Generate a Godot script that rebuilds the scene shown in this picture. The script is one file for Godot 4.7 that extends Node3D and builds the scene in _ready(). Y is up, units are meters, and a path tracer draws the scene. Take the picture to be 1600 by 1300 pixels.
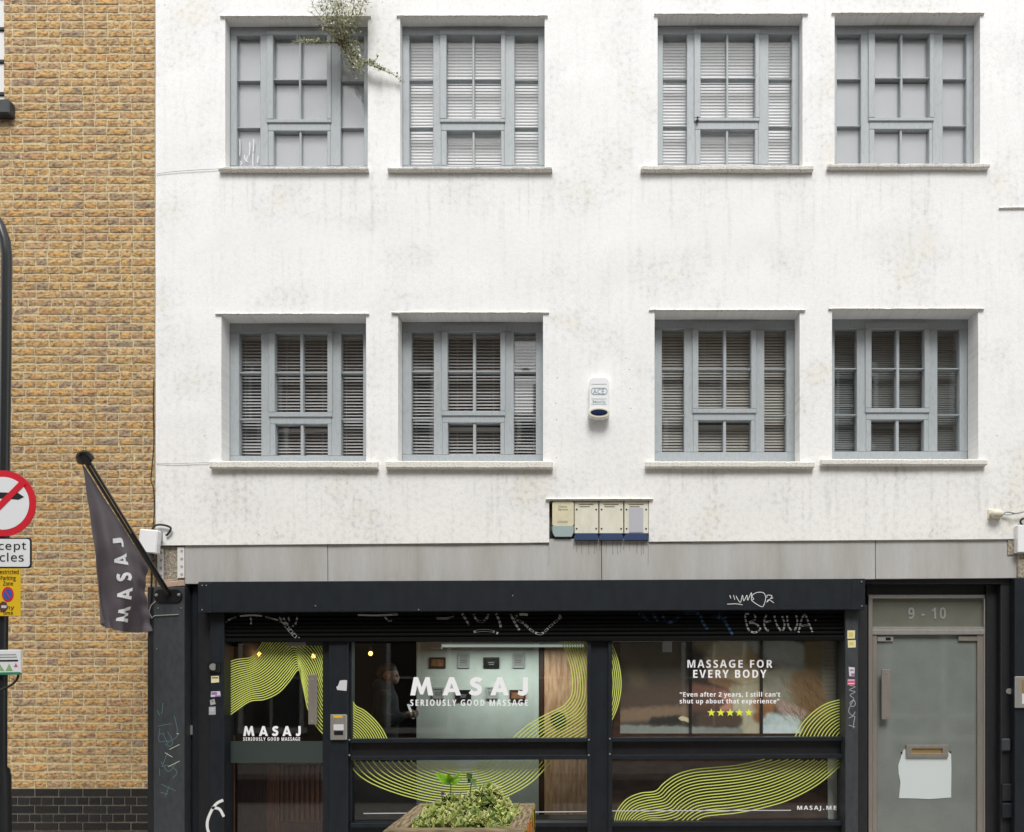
extends Node3D
# A London street front on an overcast day: white rendered house over a dark shop front, yellow brick neighbour.
# Metres, y up. The wall of the white house is the plane z = 0; the street is at +z.

const F := 1275.0   # focal length and picture measures taken off the photograph, used to turn measures into metres
const D := 7.5
var rng := RandomNumberGenerator.new()
var M := {}
var taken := {}


func X(px: float, z := 0.0) -> float: return (px - 900.0) / F * (D - z)
func Y(py: float, z := 0.0) -> float: return 1.6 + (1070.0 - py) / F * (D - z)
func P(px: float, py: float, z := 0.0) -> Vector3: return Vector3(X(px, z), Y(py, z), z)
func sag(px: float) -> float: return -0.0072 * (px - 290.0)   # the old front is not quite level


class MB:
	var v := PackedVector3Array()
	var n := PackedVector3Array()
	var u := PackedVector2Array()
	var c := PackedColorArray()
	var tint := Color.WHITE
	func tri(a: Vector3, b: Vector3, d: Vector3, ua := Vector2.ZERO, ub := Vector2.ZERO, ud := Vector2.ZERO) -> void:
		var m := (b - a).cross(d - a)
		if m.length_squared() < 1e-18: return
		m = m.normalized()
		v.append_array([a, d, b]); n.append_array([m, m, m]); u.append_array([ua, ud, ub]); c.append_array([tint, tint, tint])
	func trin(a: Vector3, b: Vector3, d: Vector3, na: Vector3, nb: Vector3, nd: Vector3) -> void:
		v.append_array([a, d, b]); n.append_array([na, nd, nb]); u.append_array([Vector2.ZERO, Vector2.ZERO, Vector2.ZERO]); c.append_array([tint, tint, tint])
	func quad(a: Vector3, b: Vector3, d: Vector3, e: Vector3) -> void:
		tri(a, b, d, Vector2(0, 1), Vector2(1, 1), Vector2(1, 0)); tri(a, d, e, Vector2(0, 1), Vector2(1, 0), Vector2(0, 0))
	func out_tri(o: Vector3, a: Vector3, b: Vector3, d: Vector3) -> void:
		if (b - a).cross(d - a).dot((a + b + d) / 3.0 - o) < 0.0: tri(a, d, b)
		else: tri(a, b, d)
	func out_quad(o: Vector3, a: Vector3, b: Vector3, d: Vector3, e: Vector3) -> void:
		if (b - a).cross(d - a).dot((a + b + d + e) / 4.0 - o) < 0.0: quad(a, e, d, b)
		else: quad(a, b, d, e)
	# a box with chamfered edges, turned by rot
	func box(lo: Vector3, hi: Vector3, ch := 0.0, rz := 0.0, rot := Basis.IDENTITY) -> void:
		var o := (lo + hi) / 2.0
		var h := (hi - lo) / 2.0
		var b := rot if rz == 0.0 else Basis(Vector3(0, 0, 1), rz)
		ch = minf(ch, minf(h.x, minf(h.y, h.z)) * 0.8)
		var p := func(sx: int, sy: int, sz: int, ax: int) -> Vector3:
			var q := Vector3(sx * (h.x - (0.0 if ax == 0 else ch)), sy * (h.y - (0.0 if ax == 1 else ch)), sz * (h.z - (0.0 if ax == 2 else ch)))
			return o + b * q
		for s in [-1, 1]:
			out_quad(o, p.call(s, -1, -1, 0), p.call(s, 1, -1, 0), p.call(s, 1, 1, 0), p.call(s, -1, 1, 0))
			out_quad(o, p.call(-1, s, -1, 1), p.call(1, s, -1, 1), p.call(1, s, 1, 1), p.call(-1, s, 1, 1))
			out_quad(o, p.call(-1, -1, s, 2), p.call(1, -1, s, 2), p.call(1, 1, s, 2), p.call(-1, 1, s, 2))
		if ch <= 0.0: return
		for s in [-1, 1]:
			for t in [-1, 1]:
				out_quad(o, p.call(s, t, -1, 0), p.call(s, t, 1, 0), p.call(s, t, 1, 1), p.call(s, t, -1, 1))
				out_quad(o, p.call(s, -1, t, 0), p.call(s, 1, t, 0), p.call(s, 1, t, 2), p.call(s, -1, t, 2))
				out_quad(o, p.call(-1, s, t, 1), p.call(1, s, t, 1), p.call(1, s, t, 2), p.call(-1, s, t, 2))
				for w in [-1, 1]:
					out_tri(o, p.call(s, t, w, 0), p.call(s, t, w, 1), p.call(s, t, w, 2))
	# an outline in x, y pulled back from z to z - th
	func plate(poly: PackedVector2Array, z: float, th: float) -> void:
		var idx := Geometry2D.triangulate_polygon(poly)
		for k in range(0, idx.size(), 3):
			var a := poly[idx[k]]
			var b := poly[idx[k + 1]]
			var d := poly[idx[k + 2]]
			if (b - a).cross(d - a) < 0.0:
				var t := b; b = d; d = t
			tri(Vector3(a.x, a.y, z), Vector3(b.x, b.y, z), Vector3(d.x, d.y, z))
			if th > 0.0: tri(Vector3(a.x, a.y, z - th), Vector3(d.x, d.y, z - th), Vector3(b.x, b.y, z - th))
		if th <= 0.0: return
		var cw := Geometry2D.is_polygon_clockwise(poly)
		for k in poly.size():
			var a := poly[k]
			var b := poly[(k + 1) % poly.size()]
			if cw:
				var t := a; a = b; b = t
			quad(Vector3(a.x, a.y, z), Vector3(a.x, a.y, z - th), Vector3(b.x, b.y, z - th), Vector3(b.x, b.y, z))
	# a round bar along a path; r is a number or one radius per point
	func tube(path: PackedVector3Array, r: Variant, sides := 10, caps := true) -> void:
		var rings := []
		var dirs := []
		var side := Vector3.ZERO
		for k in path.size():
			var t := (path[mini(k + 1, path.size() - 1)] - path[maxi(k - 1, 0)]).normalized()
			if t.length() < 0.5: t = Vector3.UP
			if side == Vector3.ZERO: side = t.cross(Vector3.RIGHT if absf(t.x) < 0.8 else Vector3.UP).normalized()
			side = (side - t * side.dot(t)).normalized()
			var up := t.cross(side)
			var rad: float = r[k] if r is Array or r is PackedFloat32Array else r
			var ring := PackedVector3Array()
			var dd := PackedVector3Array()
			for s in sides:
				var an := TAU * s / sides
				var q := side * cos(an) + up * sin(an)
				dd.append(q); ring.append(path[k] + q * rad)
			rings.append(ring); dirs.append(dd)
		for k in path.size() - 1:
			for s in sides:
				var t := (s + 1) % sides
				trin(rings[k][s], rings[k][t], rings[k + 1][t], dirs[k][s], dirs[k][t], dirs[k + 1][t])
				trin(rings[k][s], rings[k + 1][t], rings[k + 1][s], dirs[k][s], dirs[k + 1][t], dirs[k + 1][s])
		if caps:
			for s in sides:
				var t := (s + 1) % sides
				tri(path[0], rings[0][t], rings[0][s])
				tri(path[-1], rings[-1][s], rings[-1][t])
	# a flat painted or stuck stroke along x, y points, facing the street; zf gives z at a height
	func ribbon(pts: PackedVector2Array, w: float, zf: Variant) -> void:
		if pts.size() < 2: return
		var l := PackedVector2Array()
		var r := PackedVector2Array()
		for k in pts.size():
			var t := (pts[mini(k + 1, pts.size() - 1)] - pts[maxi(k - 1, 0)]).normalized()
			var s := Vector2(-t.y, t.x) * w / 2.0
			l.append(pts[k] + s); r.append(pts[k] - s)
		for k in pts.size() - 1:
			quad(at(r[k], zf), at(r[k + 1], zf), at(l[k + 1], zf), at(l[k], zf))
	func at(p: Vector2, zf: Variant) -> Vector3:
		return Vector3(p.x, p.y, zf.call(p) if zf is Callable else zf)


func numbered(called: String) -> String:
	var k: int = taken.get(called, 0)
	taken[called] = k + 1
	return called if k == 0 else "%s_%03d" % [called, k]

func origin_of(o: Node) -> Vector3:
	var p := Vector3.ZERO
	while o is Node3D and o != self:
		p += o.position; o = o.get_parent()
	return p

func tag(o: Node3D, label := "", category := "", group := "", kind := "") -> Node3D:
	if label: o.set_meta("label", label)
	if category: o.set_meta("category", category)
	if group: o.set_meta("group", group)
	if kind: o.set_meta("kind", kind)
	return o

func thing(called: String, at: Vector3, label: String, category: String, group := "") -> Node3D:
	var o := Node3D.new()
	o.name = numbered(called); o.position = at
	add_child(o)
	return tag(o, label, category, group)

func group_part(called: String, at: Vector3, parent: Node3D) -> Node3D:
	var o := Node3D.new()
	o.name = called
	parent.add_child(o, true)
	o.position = at - origin_of(parent)
	return o

func mesh_of(mb: MB, off := Vector3.ZERO) -> ArrayMesh:
	var a := []
	a.resize(Mesh.ARRAY_MAX)
	var v := mb.v
	if off != Vector3.ZERO:
		v = Transform3D(Basis(), -off) * mb.v
	a[Mesh.ARRAY_VERTEX] = v; a[Mesh.ARRAY_NORMAL] = mb.n; a[Mesh.ARRAY_TEX_UV] = mb.u; a[Mesh.ARRAY_COLOR] = mb.c
	var m := ArrayMesh.new()
	m.add_surface_from_arrays(Mesh.PRIMITIVE_TRIANGLES, a)
	return m

# commits a builder as one mesh: a part of parent, or a top-level thing whose origin is at its base
func obj(called: String, mb: MB, mat: Material, parent: Node3D = null) -> MeshInstance3D:
	var o := MeshInstance3D.new()
	o.material_override = null
	if parent == null:
		var lo := Vector3.INF
		var hi := -Vector3.INF
		for p in mb.v:
			lo = lo.min(p); hi = hi.max(p)
		var at := Vector3((lo.x + hi.x) / 2.0, lo.y, (lo.z + hi.z) / 2.0)
		o.mesh = mesh_of(mb, at); o.name = numbered(called)
		add_child(o)
		o.position = at
	else:
		o.mesh = mesh_of(mb, origin_of(parent)); o.name = called
		parent.add_child(o, true)
	o.mesh.surface_set_material(0, mat)
	return o

func pbox(mb: MB, x0: float, y0: float, x1: float, y1: float, zf: float, zb: float, ch := 0.003, slope := 0.0) -> void:
	mb.box(Vector3(X(x0, zf), Y(y1, zf), zb), Vector3(X(x1, zf), Y(y0, zf), zf), ch, slope)

func pbox_obj(called: String, x0: float, y0: float, x1: float, y1: float, zf: float, zb: float, mat: Material, parent: Node3D = null, ch := 0.003, slope := 0.0) -> MeshInstance3D:
	var mb := MB.new()
	pbox(mb, x0, y0, x1, y1, zf, zb, ch, slope)
	return obj(called, mb, mat, parent)

func pts(list: Array, z := 0.0) -> PackedVector2Array:
	var r := PackedVector2Array()
	for k in range(0, list.size(), 2):
		r.append(Vector2(X(list[k], z), Y(list[k + 1], z)))
	return r

func smooth(p: PackedVector2Array, per := 6) -> PackedVector2Array:
	var r := PackedVector2Array()
	for k in p.size() - 1:
		for s in per:
			r.append(p[k].cubic_interpolate(p[k + 1], p[maxi(k - 1, 0)], p[mini(k + 2, p.size() - 1)], float(s) / per))
	r.append(p[-1])
	return r

func circle(c: Vector2, r: float, seg := 40, ry := -1.0) -> PackedVector2Array:
	var p := PackedVector2Array()
	for k in seg:
		var a := TAU * k / seg
		p.append(c + Vector2(cos(a) * r, sin(a) * (r if ry < 0.0 else ry)))
	return p

func round_rect(lo: Vector2, hi: Vector2, r: float) -> PackedVector2Array:
	var p := PackedVector2Array()
	for q in 4:
		var c: Vector2 = [Vector2(hi.x - r, hi.y - r), Vector2(lo.x + r, hi.y - r), Vector2(lo.x + r, lo.y + r), Vector2(hi.x - r, lo.y + r)][q]
		for k in 5:
			var a := PI / 2.0 * (q + k / 4.0)
			p.append(c + Vector2(cos(a), sin(a)) * r)
	return p

# ---------------------------------------------------------------- materials
func lin(r: float, g: float, b: float) -> Color: return Color(r, g, b).linear_to_srgb()

func noise_image(sd: int, freq: float, oct: int, w := 512, h := 512, type := FastNoiseLite.TYPE_SIMPLEX_SMOOTH) -> Image:
	var fn := FastNoiseLite.new()
	fn.seed = sd; fn.frequency = freq; fn.noise_type = type
	fn.fractal_octaves = oct
	if oct <= 1: fn.fractal_type = FastNoiseLite.FRACTAL_NONE
	var im := fn.get_seamless_image(w, h)
	im.convert(Image.FORMAT_L8)
	return im

# a colour texture: grey noise images run through a ramp of colours (sRGB)
func ramp_tex(im: Image, grad: Gradient, grain: Image = null, amount := 0.0) -> ImageTexture:
	var d := im.get_data()
	var g := grain.get_data() if grain else PackedByteArray()
	var lut := []
	for k in 256: lut.append(grad.sample(k / 255.0))
	var o := PackedByteArray()
	o.resize(d.size() * 3)
	for k in d.size():
		var c: Color = lut[d[k]]
		var f := 1.0 if g.is_empty() else 1.0 + amount * (g[k] / 255.0 - 0.5)
		o[k * 3] = clampi(int(c.r * f * 255.0), 0, 255)
		o[k * 3 + 1] = clampi(int(c.g * f * 255.0), 0, 255)
		o[k * 3 + 2] = clampi(int(c.b * f * 255.0), 0, 255)
	return ImageTexture.create_from_image(Image.create_from_data(im.get_width(), im.get_height(), false, Image.FORMAT_RGB8, o))

func grad(list: Array) -> Gradient:
	var g := Gradient.new()
	var off := PackedFloat32Array()
	var col := PackedColorArray()
	for e in list:
		off.append(e[0]); col.append(e[1])
	g.offsets = off; g.colors = col
	return g

func mat(called: String, c: Color, rough := 0.6, metal := 0.0, spec := 0.5) -> StandardMaterial3D:
	var m := StandardMaterial3D.new()
	m.resource_name = called; m.albedo_color = c; m.roughness = rough; m.metallic = metal; m.metallic_specular = spec
	M[called] = m
	return m

func textured(m: StandardMaterial3D, tex: Texture2D, scale: Vector3, bump: Texture2D = null, depth := 0.2) -> StandardMaterial3D:
	m.albedo_texture = tex
	m.uv1_triplanar = true; m.uv1_world_triplanar = true; m.uv1_scale = scale; m.uv1_triplanar_sharpness = 4.0
	if bump:
		m.heightmap_enabled = true; m.heightmap_texture = bump; m.heightmap_scale = depth
	return m

func make_materials() -> void:
	var n1 := noise_image(11, 0.012, 5)
	var n2 := noise_image(12, 0.05, 4)
	var n3 := noise_image(13, 0.2, 2)
	var n4 := noise_image(14, 0.03, 5)
	var fine := ImageTexture.create_from_image(n3)
	var mid := ImageTexture.create_from_image(n2)
	# stock bricks: vertex colour carries the firing of each brick, the texture its mottling
	var nb := noise_image(19, 0.02, 4)
	var bt := ramp_tex(nb, grad([[0.0, Color(0.50, 0.49, 0.50)], [0.2, Color(0.66, 0.63, 0.62)], [0.36, Color(0.82, 0.78, 0.75)], [0.52, Color(0.91, 0.89, 0.85)], [0.7, Color(0.97, 0.96, 0.92)], [1.0, Color(1, 1, 0.98)]]), n2, 0.35)
	var br := textured(mat("brick", Color.WHITE, 0.92), bt, Vector3(1.7, 3.0, 1.7), mid, 0.12)
	br.vertex_color_use_as_albedo = true
	var mo := ramp_tex(n4, grad([[0.0, Color(0.58, 0.52, 0.41)], [0.3, Color(0.77, 0.70, 0.55)], [0.6, Color(0.83, 0.76, 0.60)], [1.0, Color(0.89, 0.83, 0.68)]]), n3, 0.35)
	textured(mat("mortar", Color.WHITE, 0.95), mo, Vector3(1.7, 1.7, 1.7), fine, 0.3)
	var bb := textured(mat("dark_brick", Color.WHITE, 0.45), ramp_tex(n2, grad([[0.0, Color(0.55, 0.55, 0.55)], [0.6, Color(0.8, 0.8, 0.8)], [1.0, Color(1, 1, 1)]]), n3, 0.3), Vector3(1.5, 1.5, 1.5), fine, 0.12)
	bb.vertex_color_use_as_albedo = true
	# window paint, steel, shop paint
	var soft := ramp_tex(n1, grad([[0.0, Color(0.93, 0.93, 0.93)], [0.5, Color(0.97, 0.97, 0.97)], [1.0, Color(1, 1, 1)]]), n3, 0.06)
	var worn := ramp_tex(n4, grad([[0.0, Color(0.88, 0.87, 0.86)], [0.3, Color(0.96, 0.96, 0.955)], [1.0, Color(1, 1, 1)]]), n3, 0.06)
	textured(mat("window_paint", lin(0.39, 0.425, 0.45), 0.5), worn, Vector3(2.2, 0.7, 2.2), fine, 0.02)
	var st := noise_image(15, 0.01, 4, 512, 512)
	var steel := ramp_tex(st, grad([[0.0, Color(0.67, 0.655, 0.645)], [0.45, Color(0.735, 0.73, 0.72)], [1.0, Color(0.79, 0.79, 0.795)]]), n3, 0.05)
	textured(mat("fascia_steel", lin(1.0, 1.0, 0.98), 0.38, 0.3), steel, Vector3(0.6, 0.08, 0.6))
	textured(mat("brushed_steel", lin(0.62, 0.60, 0.57), 0.35, 0.8), soft, Vector3(3, 0.3, 3))
	textured(mat("door_steel", lin(0.36, 0.325, 0.29), 0.4, 0.6), soft, Vector3(2, 0.5, 2))
	var dark := ramp_tex(n4, grad([[0.0, Color(0.8, 0.8, 0.81)], [0.5, Color(0.93, 0.93, 0.94)], [1.0, Color(1, 1, 1)]]), n3, 0.1)
	textured(mat("shop_paint", lin(0.013, 0.017, 0.022), 0.45, 0.0, 0.4), dark, Vector3(0.5, 0.25, 0.5), fine, 0.015)
	textured(mat("pilaster_paint", lin(0.044, 0.05, 0.055), 0.5), dark, Vector3(0.9, 0.5, 0.9), fine, 0.05)
	textured(mat("black_paint", lin(0.013, 0.014, 0.016), 0.5), dark, Vector3(1, 0.6, 1), fine, 0.03)
	textured(mat("shutter_steel", lin(0.006, 0.006, 0.006), 0.7, 0.0, 0.2), dark, Vector3(1.2, 1.2, 1.2))
	mat("gloss_black", lin(0.012, 0.013, 0.014), 0.2)
	mat("pole_black", lin(0.016, 0.018, 0.02), 0.3)
	mat("plinth_mortar", lin(0.16, 0.14, 0.115), 0.95)
	mat("fascia_stain", lin(0.30, 0.28, 0.255), 0.7)
	mat("rubber", lin(0.012, 0.012, 0.012), 0.7)
	mat("bolt_zinc", lin(0.5, 0.5, 0.48), 0.35, 0.7)
	mat("rope", lin(0.42, 0.3, 0.16), 0.9)
	# glass
	mat("glass", Color(0.93, 0.96, 0.95, 0.0), 0.02)
	for k in ["glass"]:
		M[k].transparency = BaseMaterial3D.TRANSPARENCY_ALPHA
	textured(mat("frosted_glass", lin(0.185, 0.205, 0.188), 0.05), soft, Vector3(0.5, 0.5, 0.5))
	textured(mat("transom_glass", lin(0.15, 0.155, 0.125), 0.12), soft, Vector3(0.7, 0.7, 0.7))
	mat("frost_film", lin(0.032, 0.044, 0.04), 0.5)
	# inside
	mat("window_film", lin(0.40, 0.42, 0.445), 0.8)
	mat("pale_slat", lin(0.80, 0.81, 0.815), 0.6)
	mat("grey_slat", lin(0.58, 0.585, 0.59), 0.5)
	mat("beige_slat", lin(0.46, 0.45, 0.41), 0.6)
	mat("green_slat", lin(0.13, 0.15, 0.145), 0.55)
	mat("room_dark", lin(0.022, 0.021, 0.019), 0.9)
	mat("room_wall", lin(0.3, 0.3, 0.29), 0.9)
	textured(mat("pale_panel", lin(0.62, 0.67, 0.62), 0.6), soft, Vector3(0.5, 0.5, 0.5))
	var wn := noise_image(16, 0.02, 4, 512, 512)
	var wood := ramp_tex(wn, grad([[0.0, Color(0.42, 0.26, 0.16)], [0.45, Color(0.58, 0.38, 0.25)], [0.7, Color(0.66, 0.46, 0.32)], [1.0, Color(0.72, 0.53, 0.38)]]), n3, 0.15)
	textured(mat("wood_panel", Color(0.95, 0.92, 0.9), 0.5), wood, Vector3(2.2, 0.35, 2.2))
	var light_wood := ramp_tex(wn, grad([[0.0, Color(0.66, 0.47, 0.34)], [0.45, Color(0.80, 0.62, 0.48)], [1.0, Color(0.90, 0.76, 0.63)]]), n3, 0.1)
	textured(mat("timber", Color(1, 1, 1), 0.5), light_wood, Vector3(1.6, 0.3, 1.6))
	textured(mat("dark_wood", Color(0.42, 0.36, 0.32), 0.5), wood, Vector3(4, 0.5, 4))
	textured(mat("cabinet", Color(0.42, 0.40, 0.36), 0.55), wood, Vector3(0.4, 1.5, 0.4))
	# planter
	var pw := ramp_tex(noise_image(17, 0.02, 4), grad([[0.0, Color(0.22, 0.20, 0.17)], [0.4, Color(0.46, 0.42, 0.36)], [0.7, Color(0.60, 0.55, 0.48)], [1.0, Color(0.76, 0.71, 0.62)]]), n3, 0.25)
	textured(mat("old_wood", Color(1.0, 0.96, 0.86), 0.9), pw, Vector3(4.5, 4.5, 0.5))
	textured(mat("old_wood_across", Color(1.0, 0.96, 0.86), 0.9), pw, Vector3(0.5, 4.5, 4.5))
	var yp := ramp_tex(noise_image(18, 0.03, 5), grad([[0.0, Color(0.16, 0.13, 0.07)], [0.36, Color(0.35, 0.27, 0.10)], [0.42, Color(0.80, 0.66, 0.08)], [1.0, Color(0.86, 0.74, 0.12)]]), n3, 0.3)
	textured(mat("yellow_paint", Color(0.95, 0.95, 0.9), 0.7), yp, Vector3(3.5, 1.6, 3.5), mid, 0.2)
	mat("orange_paint", lin(0.62, 0.16, 0.03), 0.6)
	textured(mat("soil", lin(0.05, 0.035, 0.025), 1.0), soft, Vector3(4, 4, 4), mid, 2.0)
	# print and vinyl
	mat("white_vinyl", lin(0.88, 0.88, 0.90), 0.5)
	mat("lime_vinyl", lin(0.62, 0.70, 0.15), 0.5)
	mat("star_vinyl", lin(0.76, 0.80, 0.06), 0.5)
	mat("white_paint", lin(0.72, 0.72, 0.72), 0.6)
	mat("grey_spray", lin(0.33, 0.33, 0.33), 0.8)
	mat("blue_spray", lin(0.012, 0.05, 0.12), 0.8)
	mat("teal_ink", lin(0.10, 0.17, 0.19), 0.6)
	mat("cream_ink", lin(0.5, 0.5, 0.36), 0.6)
	mat("sign_white", lin(0.74, 0.76, 0.78), 0.35)
	mat("sign_red", lin(0.60, 0.015, 0.03), 0.35)
	mat("sign_black", lin(0.015, 0.015, 0.016), 0.4)
	mat("sign_yellow", lin(0.72, 0.46, 0.012), 0.4)
	mat("sign_blue", lin(0.03, 0.10, 0.38), 0.4)
	mat("sign_green", lin(0.02, 0.22, 0.12), 0.4)
	mat("leaf_green_print", lin(0.25, 0.45, 0.2), 0.5)
	mat("sticker_yellow", lin(0.70, 0.66, 0.40), 0.5)
	mat("sticker_mustard", lin(0.60, 0.50, 0.12), 0.5)
	mat("number_grey", lin(0.26, 0.265, 0.25), 0.6)
	mat("sticker_white", lin(0.58, 0.58, 0.60), 0.55)
	mat("sticker_pink", lin(0.55, 0.10, 0.2), 0.5)
	mat("sticker_violet", lin(0.28, 0.12, 0.35), 0.5)
	mat("sticker_grey", lin(0.34, 0.35, 0.36), 0.6)
	mat("sticker_brown", lin(0.10, 0.04, 0.03), 0.5)
	# cases on the wall
	mat("alarm_white", lin(0.80, 0.81, 0.82), 0.35)
	mat("alarm_cream", lin(0.66, 0.62, 0.50), 0.45)
	mat("alarm_blue", lin(0.012, 0.025, 0.07), 0.15)
	mat("alarm_ink", lin(0.22, 0.34, 0.40), 0.5)
	textured(mat("cream_plastic", lin(0.68, 0.63, 0.44), 0.45), soft, Vector3(2, 2, 2))
	textured(mat("ivory_plastic", lin(0.74, 0.72, 0.60), 0.45), soft, Vector3(1.5, 0.7, 1.5))
	mat("meter_grey", lin(0.32, 0.40, 0.40), 0.4)
	mat("meter_blue", lin(0.03, 0.055, 0.13), 0.4)
	mat("meter_label", lin(0.45, 0.46, 0.50), 0.4)
	mat("brown_ink", lin(0.16, 0.12, 0.06), 0.6)
	textured(mat("raw_concrete", lin(0.55, 0.50, 0.42), 0.95), ramp_tex(n4, grad([[0.0, Color(0.6, 0.58, 0.54)], [1.0, Color(1, 1, 1)]]), n3, 0.4), Vector3(2, 2, 2), mid, 0.8)
	mat("batten_white", lin(0.70, 0.68, 0.66), 0.6)
	mat("raw_brick_red", lin(0.42, 0.30, 0.23), 0.95)
	# flag, plants, person
	var fl := mat("flag_cloth", lin(0.10, 0.084, 0.10), 0.4)
	fl.backlight_enabled = true; fl.backlight = Color(0.12, 0.11, 0.12)
	for e in [["shrub_leaf", 0.55], ["creeper_leaf", 0.6], ["big_leaf", 0.45]]:
		var lf := mat(e[0], Color.WHITE, e[1])
		lf.vertex_color_use_as_albedo = true
		lf.backlight_enabled = true; lf.backlight = Color(0.25, 0.3, 0.12)
	mat("stem", lin(0.30, 0.22, 0.16), 0.9)
	mat("stem_green", lin(0.10, 0.13, 0.05), 0.8)
	mat("flower_violet", lin(0.20, 0.06, 0.28), 0.7)
	mat("skin", lin(0.20, 0.13, 0.10), 0.6)
	mat("dark_cloth", lin(0.014, 0.018, 0.022), 0.9)
	mat("dark_hair", lin(0.02, 0.015, 0.012), 0.6)
	mat("white_sheet", lin(0.75, 0.76, 0.80), 0.5)
	# ground and the houses opposite
	textured(mat("asphalt", Color.WHITE, 0.9), ramp_tex(n4, grad([[0.0, Color(0.2, 0.2, 0.2)], [1.0, Color(0.3, 0.3, 0.31)]]), n3, 0.5), Vector3(0.5, 0.5, 0.5), fine, 0.4)
	textured(mat("paving", Color.WHITE, 0.85), ramp_tex(n4, grad([[0.0, Color(0.58, 0.57, 0.55)], [1.0, Color(0.72, 0.70, 0.67)]]), n3, 0.3), Vector3(0.6, 0.6, 0.6), fine, 0.2)
	textured(mat("far_brick", lin(0.15, 0.12, 0.09), 0.9), soft, Vector3(0.3, 0.3, 0.3))
	mat("far_trim", lin(0.5, 0.5, 0.48), 0.6)
	mat("far_white", lin(0.85, 0.85, 0.83), 0.6)
	mat("far_glass", lin(0.03, 0.035, 0.04), 0.05)
	plaster()

# render of the white house: one unrepeated map of its limewash, dirt and rain runs
const WX0 := -3.9
const WX1 := 6.1
const WY0 := 2.8
const WY1 := 9.3
const SILLS := [[344, 577, 270], [607, 863, 270], [1001, 1269, 270], [1291, 1543, 266], [331, 592, 733], [605, 864, 733], [1008, 1270, 732], [1281, 1538, 728]]

func plaster() -> void:
	var w := 1536
	var h := 1000
	var blotch := noise_image(21, 0.006, 5, w, h).get_data()
	var speck := noise_image(22, 0.10, 4, w, h).get_data()
	var grain := noise_image(23, 0.35, 2, w, h).get_data()
	var sim := noise_image(24, 0.09, 3, w, 64)
	sim.resize(w, h, Image.INTERPOLATE_CUBIC)
	var streak := sim.get_data()
	var drip := PackedFloat32Array()   # how strongly rain runs down from the ends of sills and along them
	drip.resize(w * h)
	for s in SILLS:
		var a := int((X(s[0]) - WX0) / (WX1 - WX0) * w)
		var b := int((X(s[1]) - WX0) / (WX1 - WX0) * w)
		var t := int((WY1 - Y(s[2])) / (WY1 - WY0) * h)
		for y in range(t, mini(h, t + 150)):
			var fall := 1.0 - (y - t) / 150.0
			for x in range(a - 6, b + 6):
				if x >= 0 and x < w: drip[y * w + x] = maxf(drip[y * w + x], fall)
	var o := PackedByteArray()
	o.resize(w * h * 3)
	for y in h:
		var wy := WY1 - (WY1 - WY0) * y / h
		var low := clampf((4.6 - wy) / 1.6, 0.0, 1.0)        # splashed and sooty towards the street
		for x in w:
			var k := y * w + x
			var bl := blotch[k] / 255.0
			var sp := speck[k] / 255.0
			var sk := streak[k] / 255.0
			var f := 0.97 + 0.07 * (grain[k] / 255.0 - 0.5)
			f -= 0.035 * smoothstep(0.45, 0.85, bl) * (0.3 + sp) + 0.012 * smoothstep(0.35, 0.75, sp)
			f -= 0.055 * smoothstep(0.6, 0.9, sp) * smoothstep(0.4, 0.8, bl)
			f -= 0.025 * smoothstep(0.5, 0.8, sk) * (0.2 + 0.8 * sp)
			f -= drip[k] * (0.01 + 0.06 * smoothstep(0.62, 0.85, sk) * sp)
			f -= low * (0.015 + 0.02 * smoothstep(0.45, 0.8, sp))
			var warm := 0.016 * low + 0.03 * smoothstep(0.7, 0.9, bl)
			o[k * 3] = clampi(int(f * 245.0), 0, 255)
			o[k * 3 + 1] = clampi(int(f * (1.0 - warm * 0.2) * 245.0), 0, 255)
			o[k * 3 + 2] = clampi(int(f * (1.0 - warm) * 245.0), 0, 255)
	var im := Image.create_from_data(w, h, false, Image.FORMAT_RGB8, o)
	# screw holes and rust left by old fixings
	for e in [[868, 630, 2], [869, 715, 2], [985, 607, 2], [986, 638, 2], [984, 577, 2], [978, 559, 3], [1558, 681, 3], [320, 681, 2], [871, 590, 1], [870, 655, 1], [1432, 545, 1], [432, 832, 1], [405, 836, 1], [258, 8, 2], [597, 4, 3]]:
		var px := int((X(e[0]) - WX0) / (WX1 - WX0) * w)
		var py := int((WY1 - Y(e[1])) / (WY1 - WY0) * h)
		im.fill_rect(Rect2i(px, py, maxi(1, e[2] / 2), maxi(1, e[2] / 2)), Color(0.25, 0.24, 0.22))
	var m := mat("plaster", Color.WHITE, 0.92)
	m.albedo_texture = ImageTexture.create_from_image(im)
	m.texture_repeat = false
	m.heightmap_enabled = true
	var bim := noise_image(25, 0.11, 4, w, h)
	m.heightmap_texture = ImageTexture.create_from_image(bim)
	m.heightmap_scale = 0.08

var wall_noise := FastNoiseLite.new()
func wall_z(x: float, y: float) -> float:
	return 0.007 * wall_noise.get_noise_2d(x * 60.0, y * 60.0)

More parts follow.
